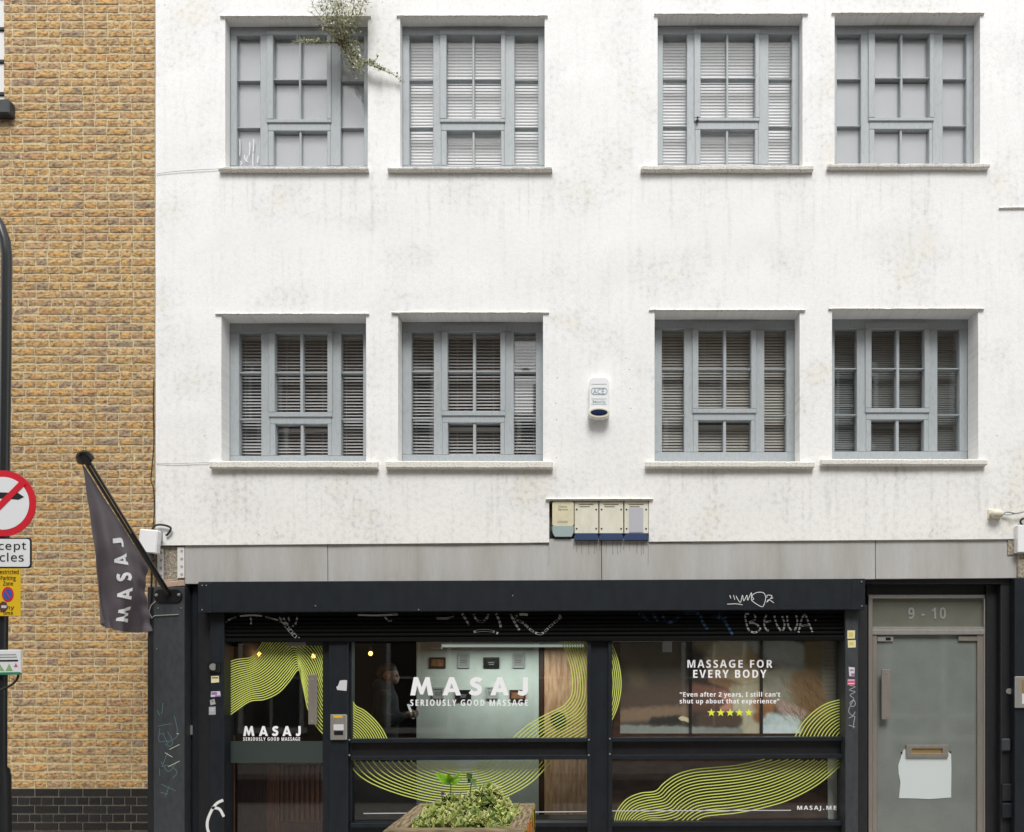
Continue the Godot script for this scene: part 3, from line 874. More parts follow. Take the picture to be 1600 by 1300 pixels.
# ---------------------------------------------------------------- street and the houses opposite
func setting() -> void:
	var mb := MB.new()
	mb.quad(Vector3(-60, -0.13, 60), Vector3(60, -0.13, 60), Vector3(60, -0.13, -60), Vector3(-60, -0.13, -60))
	tag(obj("ground", mb, M.asphalt), "wide dark asphalt ground under the whole street", "ground", "", "structure")
	mb = MB.new()
	mb.box(Vector3(-20, -0.12, 3.2), Vector3(20, -0.118, 6.8))
	tag(obj("road", mb, M.asphalt), "narrow asphalt road running past the shop", "road", "", "structure")
	mb = MB.new()
	mb.box(Vector3(-20, -0.125, -0.3), Vector3(20, 0.0, 3.0), 0.01)
	tag(obj("pavement", mb, M.paving), "grey pavement along the foot of the white building", "pavement", "", "structure")
	mb = MB.new()
	mb.box(Vector3(-20, -0.125, 3.004), Vector3(20, 0.003, 3.15), 0.02)
	tag(obj("kerb", mb, M.raw_concrete), "pale stone kerb between pavement and road", "kerb", "", "structure")
	mb = MB.new()
	mb.box(Vector3(-20, -0.125, 6.85), Vector3(20, 0.0, 9.2), 0.01)
	tag(obj("pavement", mb, M.paving), "grey pavement on the far side of the road", "pavement", "", "structure")
	# row of houses across the street, seen mirrored in the glass
	var hb := thing("brick_terrace", Vector3(0, 0, 11), "dark brown brick terrace across the street, mirrored in the panes", "building")
	var w := MB.new()
	w.box(Vector3(-16, 0, 9.3), Vector3(16, 9.3, 13))
	w.box(Vector3(-16, 9.3, 9.25), Vector3(16, 9.55, 9.6), 0.02)
	obj("wall", w, M.far_brick, hb)
	var ch := MB.new()
	ch.box(Vector3(-3.0, 9.3, 10.2), Vector3(-2.1, 10.9, 10.8), 0.02)
	ch.tube(PackedVector3Array([Vector3(-1.15, 9.3, 9.9), Vector3(-1.15, 10.6, 9.9)]), 0.1, 10)
	obj("chimney", ch, M.far_brick, hb)
	var big := group_part("shop_window", Vector3(7.6, 0.3, 9.3), hb)
	var bg := MB.new()
	for e in [[6.5, 0.05, 6.64, 3.0], [7.68, 0.05, 7.8, 3.0], [8.75, 0.05, 8.9, 3.0], [6.64, 0.9, 8.75, 1.0], [6.64, 0.42, 8.75, 0.54], [6.5, 3.0, 8.9, 3.2]]: bg.box(Vector3(e[0], e[1], 9.21), Vector3(e[2], e[3], 9.29), 0.004)
	obj("frame", bg, M.far_white, big)
	var bp := MB.new()
	bp.box(Vector3(6.64, 0.05, 9.28), Vector3(8.75, 3.0, 9.297))
	obj("pane", bp, M.far_glass, big)
	for row in 3:
		for q in 9:
			if row == 0 and q in [6, 7]: continue
			var x := -13.0 + q * 3.1 + (0.4 if row == 0 else 0.0)
			var y0: float = [0.7, 3.9, 6.6][row]
			var hh: float = [2.1, 1.7, 1.6][row]
			var pn := group_part("window", Vector3(x, y0, 9.3), hb)
			var g := MB.new()
			g.box(Vector3(x - 0.6, y0, 9.285), Vector3(x + 0.6, y0 + hh, 9.295))
			obj("pane", g, M.far_glass, pn)
			var f := MB.new()
			for e in [[-0.68, -0.6, 0.0, hh], [0.6, 0.68, 0.0, hh], [-0.68, 0.68, hh, hh + 0.1], [-0.75, 0.75, -0.12, 0.0], [-0.02, 0.02, 0.0, hh]]:
				f.box(Vector3(x + e[0], y0 + e[2], 9.22), Vector3(x + e[1], y0 + e[3], 9.29), 0.004)
			f.box(Vector3(x - 0.6, y0 + hh / 2 - 0.02, 9.24), Vector3(x + 0.6, y0 + hh / 2 + 0.02, 9.28), 0.003)
			obj("frame", f, M.far_trim, pn)

# ---------------------------------------------------------------- lettering
var fonts := {}
func font(spacing: int, bold := true, family := "Droid Sans") -> Font:
	var key := "%d %s %s" % [spacing, bold, family]
	if not fonts.has(key):
		var sf := SystemFont.new()
		sf.font_names = PackedStringArray([family])
		sf.font_weight = 700 if bold else 400
		var fv := FontVariation.new()
		fv.base_font = sf
		fv.spacing_glyph = spacing
		fonts[key] = fv
	return fonts[key]

# raised lettering fitted to a measured box
func words(text: String, x0: float, y0: float, x1: float, y1: float, z: float, m: Material, parent: Node3D, called := "lettering", spacing := 4, bold := true, family := "Droid Sans") -> MeshInstance3D:
	var tm := TextMesh.new()
	tm.text = text; tm.font = font(spacing, bold, family); tm.font_size = 64; tm.pixel_size = 0.01; tm.depth = 0.02; tm.curve_step = 2.0
	var bb := tm.get_aabb()
	var o := MeshInstance3D.new()
	o.mesh = tm; o.name = called
	tm.material = m
	if parent: parent.add_child(o, true)
	else: add_child(o)
	var s := Vector3((X(x1, z) - X(x0, z)) / bb.size.x, (Y(y0, z) - Y(y1, z)) / bb.size.y, 0.1)
	o.scale = s
	var c := bb.get_center()
	o.position = Vector3((X(x0, z) + X(x1, z)) / 2.0 - c.x * s.x, (Y(y0, z) + Y(y1, z)) / 2.0 - c.y * s.y, z) - (origin_of(parent) if parent else Vector3.ZERO)
	return o

# the five fat capitals of the shop's name; at: lower left, sx and sy the size of a cap unit
func capital(mb: MB, ch: String, f: Callable, fine := 0) -> void:
	var polys := []
	match ch:
		"M": polys = [[0, 0, 0.20, 1, 0.43, 1, 0.64, 0.46, 0.85, 1, 1.08, 1, 1.28, 0, 1.0, 0, 0.90, 0.55, 0.72, 0.05, 0.56, 0.05, 0.38, 0.55, 0.28, 0]]
		"A": polys = [[0, 0, 0.385, 1, 0.52, 1, 0.52, 0.68, 0.42, 0.38, 0.52, 0.38, 0.52, 0.18, 0.345, 0.18, 0.285, 0], [1.04, 0, 0.755, 0, 0.695, 0.18, 0.52, 0.18, 0.52, 0.38, 0.62, 0.38, 0.52, 0.68, 0.52, 1, 0.655, 1]]
		"J": polys = [[0.30, 1, 0.58, 1, 0.58, 0.30, 0.54, 0.14, 0.45, 0.03, 0.30, -0.02, 0.13, 0.0, 0.0, 0.07, 0.06, 0.29, 0.15, 0.24, 0.23, 0.235, 0.28, 0.27, 0.30, 0.35]]
	for p in polys:
		var q := PackedVector2Array()
		for k in range(0, p.size(), 2): q.append(Vector2(p[k], p[k + 1]))
		var idx := Geometry2D.triangulate_polygon(q)
		for k in range(0, idx.size(), 3):
			split(mb, q[idx[k]], q[idx[k + 1]], q[idx[k + 2]], f, fine)
	if ch == "S":
		var mid := smooth(PackedVector2Array([Vector2(0.66, 0.80), Vector2(0.54, 0.875), Vector2(0.36, 0.88), Vector2(0.20, 0.80), Vector2(0.17, 0.68), Vector2(0.26, 0.58), Vector2(0.42, 0.51), Vector2(0.56, 0.43), Vector2(0.59, 0.30), Vector2(0.52, 0.17), Vector2(0.35, 0.11), Vector2(0.18, 0.14), Vector2(0.05, 0.23)]), 4)
		for k in mid.size() - 1:
			var s0 := (mid[mini(k + 1, mid.size() - 1)] - mid[maxi(k - 1, 0)]).orthogonal().normalized() * 0.125
			var s1 := (mid[mini(k + 2, mid.size() - 1)] - mid[k]).orthogonal().normalized() * 0.125
			mb.tri(f.call(mid[k] + s0), f.call(mid[k + 1] + s1), f.call(mid[k + 1] - s1))
			mb.tri(f.call(mid[k] + s0), f.call(mid[k + 1] - s1), f.call(mid[k] - s0))

func split(mb: MB, a: Vector2, b: Vector2, c: Vector2, f: Callable, depth: int) -> void:
	if depth <= 0 or maxf(a.distance_to(b), maxf(b.distance_to(c), c.distance_to(a))) < 0.12: return mb.tri(f.call(a), f.call(b), f.call(c))
	var ab := (a + b) / 2.0
	var bc := (b + c) / 2.0
	var ca := (c + a) / 2.0
	for t in [[a, ab, ca], [ab, b, bc], [ca, bc, c], [ab, bc, ca]]: split(mb, t[0], t[1], t[2], f, depth - 1)

func shop_name(x0: float, y0: float, x1: float, y1: float, z: float, parent: Node3D) -> void:
	var at := [0.0, 1.79, 3.28, 4.46, 5.98]
	var u := (X(x1, z) - X(x0, z)) / 6.56
	var hh := Y(y0, z) - Y(y1, z)
	for k in 5:
		var mb := MB.new()
		var f := func(p: Vector2) -> Vector3: return Vector3(X(x0, z) + (at[k] + p.x) * u, Y(y1, z) + p.y * hh, z)
		capital(mb, "MASAJ"[k], f)
		obj("letter", mb, M.white_vinyl, parent)

func waves(top: Array, low: Array, n: int, rect: Array, z: float, parent: Node3D, w := 0.0095) -> void:
	var a := smooth(pts(top, z), 9)
	var b := smooth(pts(low, z), 9)
	var lo := Vector2(X(rect[0], z), Y(rect[3], z))
	var hi := Vector2(X(rect[2], z), Y(rect[1], z))
	var mb := MB.new()
	for i in n:
		var t := float(i) / (n - 1)
		var run := PackedVector2Array()
		for k in a.size():
			var p := a[k].lerp(b[k], t)
			if p.x > lo.x and p.x < hi.x and p.y > lo.y and p.y < hi.y: run.append(p)
			else:
				if run.size() > 1: mb.ribbon(run, w, z)
				run = PackedVector2Array()
		if run.size() > 1: mb.ribbon(run, w, z)
	obj("stripe_pattern", mb, M.lime_vinyl, parent)

func strokes(called: String, lists: Array, w: float, z: Variant, m: Material, parent: Node3D, zp := 0.0, per := 5) -> void:
	for l in lists:
		var mb := MB.new()
		var line := smooth(pts(l, zp), per)
		if z is Callable:
			# spray on the shutter: it follows the slats and is missing in the grooves between them
			var run := PackedVector2Array()
			for k in line.size() - 1:
				var n := maxi(1, int(line[k].distance_to(line[k + 1]) / 0.004))
				for q in n:
					var p := line[k].lerp(line[k + 1], float(q) / n)
					if z.call(p) < -0.0818:
						if run.size() > 1: mb.ribbon(run, w * 1.1, z)
						run = PackedVector2Array()
					else: run.append(p)
			if run.size() > 1: mb.ribbon(run, w * 1.1, z)
			if mb.v.is_empty(): continue
		else: mb.ribbon(line, w, z)
		var made := obj(called, mb, m, parent)
		if z is Callable: tag(made, "", "", "", "stuff")

# ---------------------------------------------------------------- the shop front
const GZ := -0.2      # plane of the shop glass
func shop_front() -> void:
	var s := thing("shopfront", Vector3(X(800), 0, -0.1), "charcoal painted steel shop front with two big windows and a glass door", "shop front")
	var paint: Material = M.shop_paint
	# left pilaster with its dark return, right pillar
	var pil := pbox_obj("pilaster", 240, 917, 288, 1345, 0.03, -0.3, M.pilaster_paint, s, 0.004)
	pbox_obj("pilaster_return", 230.5, 917, 241, 1345, -0.012, -0.3, M.black_paint, s)
	pbox_obj("recess_board", 286, 908, 312, 1345, -0.12, -0.3, M.black_paint, s)
	pbox_obj("recess_trim", 300, 915, 309, 1345, -0.09, -0.13, paint, s, 0.006)
	strokes("graffiti", [[272, 1118, 275, 1128, 277, 1150, 262, 1160], [247, 1135, 255, 1133, 268, 1131], [250, 1138, 249, 1158, 262, 1157], [249, 1147, 258, 1146], [255, 1146, 262, 1162], [262, 1143, 270, 1158, 266, 1166, 258, 1162], [262, 1176, 254, 1196, 249, 1202], [252, 1190, 262, 1205, 270, 1200, 276, 1190], [250, 1212, 251, 1200, 264, 1196, 277, 1206, 270, 1216], [252, 1225, 275, 1236], [265, 1228, 258, 1245], [251, 1238, 263, 1241], [246, 1110, 250, 1118], [255, 1098, 253, 1116]], 0.006, 0.033, M.teal_ink, s, 0.03)
	strokes("graffiti", [[265, 1171, 281, 1163], [263, 1198, 281, 1189], [270, 1183, 258, 1176], [276, 1146, 280, 1147]], 0.006, 0.034, M.cream_ink, s, 0.03)
	for e in [[245, 1014], [247, 950], [283, 950]]:
		var bm := MB.new()
		bm.tube(PackedVector3Array([P(e[0], e[1], 0.02), P(e[0], e[1], 0.036)]), 0.006, 8)
		obj("screw", bm, M.bolt_zinc, s)
	# shutter box along the top
	var box := pbox_obj("shutter_box", 310, 906.5, 1350.5, 954.5, 0.05, -0.28, paint, s, 0.004, 0.0046)
	pbox_obj("end_plate", 309, 910.5, 330, 957.5, 0.056, 0.03, paint, s, 0.003, 0.0046)
	pbox_obj("end_plate", 1331, 904, 1352, 952.5, 0.056, 0.03, paint, s, 0.003, 0.0046)
	for e in [[316, 915], [322.5, 915], [316, 953], [1346, 909], [1346.5, 947], [654, 953], [493, 947], [801, 931]]:
		var bm := MB.new()
		var zz := 0.05 if e[0] > 330 and e[0] < 1330 else 0.056
		bm.tube(PackedVector3Array([P(e[0], e[1], zz - 0.005), P(e[0], e[1], zz + 0.004), P(e[0], e[1], zz + 0.007)]), [0.008, 0.008, 0.004], 8)
		obj("bolt", bm, M.bolt_zinc, s)
	strokes("graffiti", [[1136, 944, 1150, 943.5, 1160, 945], [1140, 930, 1142, 935], [1146, 930, 1148, 937], [1150, 931, 1153, 937, 1157, 941, 1160, 930, 1162, 939, 1167, 930, 1168, 938, 1174, 926, 1174, 937, 1178, 936], [1178, 936, 1175, 931, 1182, 926, 1192, 926, 1196, 932, 1195, 941, 1191, 948, 1182, 944, 1174, 938], [1198, 934, 1199, 930, 1206, 931, 1203, 936, 1198, 941, 1201, 937, 1209, 942], [1203, 936, 1208, 934]], 0.0055, 0.0535, M.white_paint, s, 0.05)
	# posts between door, windows and house door
	pbox_obj("guide_post", 309, 950, 329, 1345, -0.1, -0.3, M.black_paint, s, 0.004)
	var gp := pbox_obj("guide_post", 327.5, 950, 350, 1345, -0.04, -0.26, paint, s, 0.005)
	pbox_obj("door_post", 504, 985, 516, 1345, -0.16, -0.26, paint, s, 0.004)
	pbox_obj("post", 514, 985, 544, 1345, -0.1, -0.26, paint, s, 0.005)
	pbox_obj("window_jamb", 542, 985, 549.5, 1345, -0.15, -0.26, paint, s, 0.003)
	pbox_obj("mullion", 921, 985, 953.5, 1345, -0.13, -0.26, paint, s, 0.004)
	for e in [[917.5, 923.5], [950.5, 956.5]]: pbox_obj("mullion_flange", e[0], 985, e[1], 1345, -0.1, -0.26, paint, s, 0.003)
	pbox_obj("guide_post", 1321, 945, 1341, 1345, -0.03, -0.28, M.pilaster_paint, s, 0.005)
	pbox_obj("guide_post", 1339, 945, 1355.5, 1345, -0.08, -0.3, M.black_paint, s, 0.004)
	# rails: flanged steel sections
	for e in [[548, 919], [955, 1322.5]]:
		var o: float = sag(e[0]) * 0.6
		pbox_obj("rail_flange", e[0], 1155 + o, e[1], 1161 + o, -0.10, -0.24, paint, s, 0.002, 0.0045)
		pbox_obj("rail_web", e[0], 1159 + o, e[1], 1184 + o, -0.165, -0.24, M.black_paint, s, 0.0, 0.0045)
		pbox_obj("rail_flange", e[0], 1182 + o, e[1], 1188.5 + o, -0.10, -0.24, paint, s, 0.002, 0.0045)
		pbox_obj("bottom_rail", e[0], 1287 + o, e[1], 1293.5 + o, -0.10, -0.24, paint, s, 0.002, 0.003)
		pbox_obj("stall_riser", e[0], 1292 + o, e[1], 1345, -0.15, -0.28, paint, s, 0.002)
		for q in [[e[0] - 2.0, 1157 + o], [e[0] - 2.0, 1181 + o], [e[1] + 1.0, 1157 + o], [e[1] + 1.0, 1181 + o]]:
			var bm := MB.new()
			bm.tube(PackedVector3Array([P(q[0], q[1], -0.12), P(q[0], q[1], -0.088)]), 0.009, 6)
			obj("bolt", bm, M.bolt_zinc, s)
	# panes
	var panes := {}
	for e in [["w1", 540, 990, 925, 1162], ["w2", 948, 990, 1328, 1160], ["l1", 540, 1180, 925, 1295], ["l2", 948, 1178, 1328, 1292]]:
		var wn := group_part("shop_window", P((e[1] + e[3]) / 2.0, e[4], GZ), s)
		pbox_obj("pane", e[1], e[2], e[3], e[4], GZ, GZ - 0.008, M.glass, wn, 0.0)
		panes[e[0]] = wn
	var vz := GZ + 0.0025
	# upper left window
	waves([549, 1092, 556, 1103, 569, 1110, 584, 1123, 597, 1139, 606, 1157], [546, 1152, 547, 1153, 548, 1154, 549, 1155, 550, 1156, 551, 1157], 15, [549, 1000, 919, 1156], vz, panes.w1)
	waves([872, 990, 884, 1018, 892, 1043, 895, 1068, 892, 1088, 880, 1103, 860, 1113, 841, 1123, 822, 1135, 804, 1151, 796, 1160], [926, 990, 936, 1018, 942, 1043, 946, 1075, 944, 1105, 936, 1128, 920, 1144, 906, 1153, 896, 1158, 886, 1162, 876, 1166], 14, [549, 1000, 919, 1156], vz, panes.w1)
	shop_name(641, 1058, 825, 1086.5, vz, panes.w1)
	words("SERIOUSLY GOOD MASSAGE", 641, 1093, 825, 1103, vz, M.white_vinyl, panes.w1, "lettering", 9)
	# upper right window
	waves([950, 994, 956.5, 1007, 966, 1034, 970.5, 1068, 966, 1100, 956, 1125, 950, 1134], [930, 994, 940, 1007, 951, 1034, 955, 1068, 951, 1100, 940, 1125, 934, 1134], 6, [955.5, 1000, 1322, 1153], vz, panes.w2)
	waves([1240, 1158, 1245, 1146, 1255, 1129, 1273, 1111, 1295, 1098, 1325, 1091], [1320, 1158, 1321, 1156, 1322, 1154, 1323, 1152, 1325, 1150, 1327, 1148], 15, [955.5, 1000, 1322, 1153], vz, panes.w2)
	words("MASSAGE FOR", 1074, 1031, 1207, 1043.5, vz, M.white_vinyl, panes.w2, "lettering", 8)
	words("EVERY BODY", 1083, 1046.5, 1197.5, 1059, vz, M.white_vinyl, panes.w2, "lettering", 8)
	words("“Even after 2 years, I still can’t", 1062, 1081, 1219, 1091, vz, M.white_vinyl, panes.w2, "lettering", 3)
	words("shut up about that experience”", 1062, 1091.5, 1218, 1101.5, vz, M.white_vinyl, panes.w2, "lettering", 3)
	for k in 5:
		var mb := MB.new()
		var st := PackedVector2Array()
		var c := Vector2(X(1111.5 + 14.6 * k, vz), Y(1113.5, vz))
		for q in 10:
			var a := PI / 2 + TAU * q / 10.0
			st.append(c + Vector2(cos(a), sin(a)) * (0.041 if q % 2 == 0 else 0.0165))
		mb.plate(st, vz, 0.0)
		obj("star", mb, M.star_vinyl, panes.w2)
	strokes("ruled_line", [[955, 1002.5, 1304, 1000]], 0.006, vz, M.sticker_grey, panes.w2, vz, 1)
	# lower windows
	waves([684, 1180, 694, 1190, 704, 1195, 714, 1198, 722, 1199, 730, 1199, 738, 1198, 746, 1196, 754, 1192, 762, 1187, 770, 1180], [540, 1184, 548, 1196, 562, 1212, 585, 1226, 625, 1241, 671, 1252, 720, 1255, 779, 1247, 808, 1236, 836, 1217, 864, 1186], 16, [549, 1188, 919, 1286], vz, panes.l1)
	strokes("ruled_line", [[568, 1271, 918, 1268]], 0.0085, vz + 0.001, M.sticker_white, panes.l1, vz, 1)
	waves([958, 1292, 960, 1283, 965, 1266, 979, 1249, 1000, 1239.5, 1024, 1236, 1037, 1224, 1056, 1211, 1081, 1203, 1112, 1199.5, 1150, 1196, 1180, 1190, 1215, 1180, 1255, 1165], [1008, 1300, 1012, 1298, 1020, 1295, 1035, 1296, 1055, 1300, 1074, 1293, 1085, 1284, 1100, 1276, 1122, 1273, 1152, 1270, 1192, 1262, 1234, 1249, 1280, 1224, 1322, 1188], 17, [955.5, 1186, 1322, 1285], vz, panes.l2)
	strokes("ruled_line", [[955, 1267, 1236, 1266]], 0.0085, vz + 0.001, M.sticker_white, panes.l2, vz, 1)
	words("MASAJ.ME", 1245.5, 1259, 1307, 1267, vz, M.white_vinyl, panes.l2, "lettering", 9)
	# glass door with its frosted band, pull handle and patch fittings
	var dz := -0.19
	var door := group_part("glass_door", Vector3(X(428, dz), 0.02, dz), s)
	pbox_obj("pane", 346, 985, 508, 1342, dz, dz - 0.01, M.glass, door, 0.0)
	pbox_obj("frosted_band", 350, 1158, 505, 1192, dz + 0.003, dz + 0.0005, M.frost_film, door, 0.0)
	pbox_obj("patch_fitting", 447.5, 997, 477.5, 1010, dz + 0.022, dz + 0.003, M.door_steel, door, 0.003)
	pbox_obj("patch_fitting", 477.5, 997, 507, 1009, dz + 0.012, dz + 0.003, M.pilaster_paint, door, 0.003)
	pbox_obj("door_closer", 350, 1001, 378, 1010, dz - 0.03, dz - 0.07, M.gloss_black, door, 0.003)
	var hb := pbox_obj("pull_handle", 481.5, 1054, 495.5, 1132, dz + 0.07, dz + 0.055, M.door_steel, door, 0.003)
	for e in [[488, 1061], [487.5, 1127]]:
		var bm := MB.new()
		bm.tube(PackedVector3Array([P(e[0], e[1], dz), P(e[0], e[1], dz + 0.074)]), 0.010, 10)
		obj("handle_bolt", bm, M.bolt_zinc, door)
	waves([345, 1040, 369, 1030.6, 391, 1027.4, 401, 1017.5, 411, 1003, 425, 985, 447, 972, 472, 968, 495, 975, 508, 992, 514, 1015, 520, 1035, 524, 1050], [345, 1128, 369, 1110, 391, 1095.7, 413, 1092.8, 435, 1082.5, 451, 1065.7, 466, 1046.5, 471.6, 1064, 476.7, 1088, 481, 1107, 489, 1126, 497, 1138, 508, 1150], 22, [350, 1000, 506, 1290], dz + 0.003, door)
	shop_name(380, 1134.5, 470, 1150, dz + 0.005, door)
	words("SERIOUSLY GOOD MASSAGE", 380, 1152, 469, 1157.5, dz + 0.005, M.white_vinyl, door, "lettering", 7)
	# head over the house door and the dark jambs beside it
	pbox_obj("door_head", 1354, 903, 1546, 932, -0.19, -0.4, M.black_paint, s, 0.003)
	pbox_obj("jamb", 1542, 903, 1566, 1345, -0.15, -0.4, M.black_paint, s, 0.006)
	pbox_obj("jamb", 1564, 903, 1588, 1345, -0.07, -0.4, M.black_paint, s, 0.008)
	pbox_obj("pillar", 1586, 903, 1938, 1345, 0.02, -0.4, paint, s, 0.006)
	strokes("graffiti", [[1327, 1071, 1336, 1073, 1327, 1078, 1336, 1081, 1328, 1086, 1334, 1092, 1328, 1098, 1331, 1104, 1336, 1101, 1334, 1094, 1328, 1104, 1326, 1112, 1332, 1118, 1336, 1112], [1326, 1122, 1335, 1119, 1334, 1128, 1333, 1138], [1326, 1133, 1336, 1136]], 0.0065, -0.0265, M.sticker_grey, s, -0.03)
	strokes("graffiti", [[349, 1250, 338, 1256, 329, 1270, 324, 1286, 327, 1302, 338, 1312], [331, 1262, 343, 1264, 350, 1276]], 0.026, -0.0365, M.white_paint, s, -0.04)
	# key switch on the guide post, latch parts on the right jamb
	var ks := pbox_obj("key_switch", 323.5, 1034, 343.5, 1051, -0.022, -0.042, M.gloss_black, s, 0.003)
	var km := MB.new()
	km.tube(PackedVector3Array([P(333, 1042, -0.024), P(333, 1042, -0.014)]), 0.032, 18)
	obj("lock_cylinder", km, M.bolt_zinc, s)
	km = MB.new()
	km.tube(PackedVector3Array([P(1577, 1080, -0.075), P(1577, 1080, -0.055)]), 0.027, 14)
	obj("lock_cylinder", km, M.bolt_zinc, s)
	pbox_obj("latch", 1566, 1154, 1580, 1174, -0.03, -0.075, M.pilaster_paint, s, 0.012)
	pbox_obj("latch", 1567, 1225, 1582, 1252, -0.04, -0.075, M.black_paint, s, 0.006)
	pbox_obj("latch", 1567, 1255, 1583, 1279, -0.03, -0.075, paint, s, 0.01)

func roller_shutter() -> void:
	var r := thing("roller_shutter", P(835, 1000, -0.08), "black slatted roller shutter, rolled up above the shop windows, sprayed with graffiti", "shutter")
	var pitch := 0.0395
	var yt := Y(957, -0.07)
	var n := 7
	for k in n:
		var mb := MB.new()
		var ring := []
		for q in 7:
			var t := q / 6.0
			ring.append(Vector2(-0.085 + 0.013 * sin(PI * t), yt - pitch * (k + t * 0.94)))
		for q in 6:
			var a: Vector2 = ring[q]
			var b: Vector2 = ring[q + 1]
			mb.quad(Vector3(X(349, -0.08), b.y + 0.0, b.x), Vector3(X(1323, -0.08), b.y + 0.028, b.x), Vector3(X(1323, -0.08), a.y + 0.028, a.x), Vector3(X(349, -0.08), a.y, a.x))
		obj("slat", mb, M.shutter_steel, r)
	var bar := MB.new()
	bar.box(Vector3(X(349, -0.08), Y(1002, -0.08), -0.105), Vector3(X(1323, -0.08), Y(996, -0.08), -0.07), 0.004, 0.0028)
	obj("bottom_bar", bar, M.shutter_steel, r)
	var back := MB.new()
	back.box(Vector3(X(349, -0.08), Y(997, -0.1), -0.11), Vector3(X(1323, -0.08), Y(940, -0.1), -0.1))
	obj("curtain_back", back, M.shutter_steel, r)
	var sx0 := X(349, -0.08)
	var sx1 := X(1323, -0.08)
	var zf := func(p: Vector2) -> float:
		var ph := (yt + 0.028 * (p.x - sx0) / (sx1 - sx0) - p.y) / pitch
		var t := ph - floorf(ph)
		return -0.0835 + (0.0 if ph > 6.95 or ph < 0.0 else maxf(0.0, 0.013 * sin(PI * t / 0.94)))
	var zq := -0.07
	strokes("graffiti", [[352, 973, 360, 967, 376, 962.5, 400, 961.5, 420, 965, 436, 970, 447, 976]], 0.013, zf, M.grey_spray, r, zq)
	strokes("graffiti", [[444, 974, 452, 984, 460, 993, 467, 999]], 0.03, zf, M.grey_spray, r, zq)
	strokes("graffiti", [[391, 962, 392, 970, 392, 976], [434, 962, 441, 970], [442, 962, 446, 972, 452, 977], [450, 962, 452, 972], [464, 963, 462, 974, 455, 979], [559, 961, 590, 961.5, 622, 960], [600, 962, 607, 970, 616, 968], [682, 966, 700, 966, 712, 961]], 0.014, zf, M.grey_spray, r, zq)
	strokes("graffiti", [[722, 959, 728, 968, 733, 977], [740, 960, 745, 969, 754, 971, 761, 965, 763, 959], [775, 959, 780, 970, 783, 983], [798, 960, 805, 974, 812, 985], [804, 964, 814, 960, 828, 961], [804, 967, 818, 974, 832, 986, 846, 990, 860, 978, 872, 968, 876, 963, 868, 960], [738, 988, 752, 985, 768, 986, 779, 990]], 0.019, zf, M.grey_spray, r, zq)
	strokes("graffiti", [[998, 959, 1004, 962, 1012, 970], [1020, 959, 1028, 971], [1036, 959, 1038, 968, 1050, 972, 1062, 962], [1070, 958, 1092, 959, 1098, 972, 1106, 984], [1112, 962, 1130, 968, 1138, 980, 1146, 994], [1120, 959, 1136, 966]], 0.022, zf, M.blue_spray, r, zq)
	strokes("graffiti", [[1164, 960, 1166, 972, 1170, 984, 1180, 988, 1188, 982, 1180, 974, 1170, 973, 1180, 968, 1178, 960, 1164, 959], [1198, 960, 1194, 972, 1198, 984, 1210, 986], [1196, 972, 1206, 970], [1210, 962, 1214, 976, 1222, 986, 1226, 976, 1222, 962], [1230, 962, 1232, 978, 1240, 986, 1246, 974, 1244, 960], [1248, 988, 1252, 970, 1258, 960, 1264, 974, 1270, 988], [1252, 978, 1264, 976], [1274, 968, 1275, 970]], 0.015, zf, M.grey_spray, r, zq)

func steel_fascia() -> void:
	var f := thing("steel_fascia", P(940, 905, -0.05), "long dull stainless steel fascia of butted sheets above the shop front", "fascia")
	var seams := [288.5, 512, 940, 1368, 1590]
	for k in 4:
		var x0: float = seams[k]
		var x1: float = seams[k + 1]
		var xm := (x0 + x1) / 2.0
		pbox_obj("steel_sheet", x0 + 0.5, 846 + sag(xm), x1 - 0.5, 912.4 + sag(xm), -0.02 - 0.002 * (k % 2), -0.06, M.fascia_steel, f, 0.002, 0.0066)
	for k in 16:
		var x := 896.0 + k * 7.4 + 3.0 * sin(k * 5.0)
		strokes("rain_stain", [[x, 846, x + sin(k * 2.0), 852, x, 858 + 9.0 * absf(sin(k * 3.7))]], 0.004 + 0.004 * absf(sin(k * 1.3)), -0.0185, M.fascia_stain, f, -0.02, 2)
	pbox_obj("backing_board", 286, 830, 1930, 912, -0.062, -0.36, M.black_paint, f, 0.0)
	pbox_obj("end_sheet", 1591, 834, 1930, 903, 0.005, -0.06, M.raw_concrete, f, 0.003)
	pbox_obj("bracket", 1575, 842, 1585, 867, -0.010, -0.02, M.raw_concrete, f, 0.002)

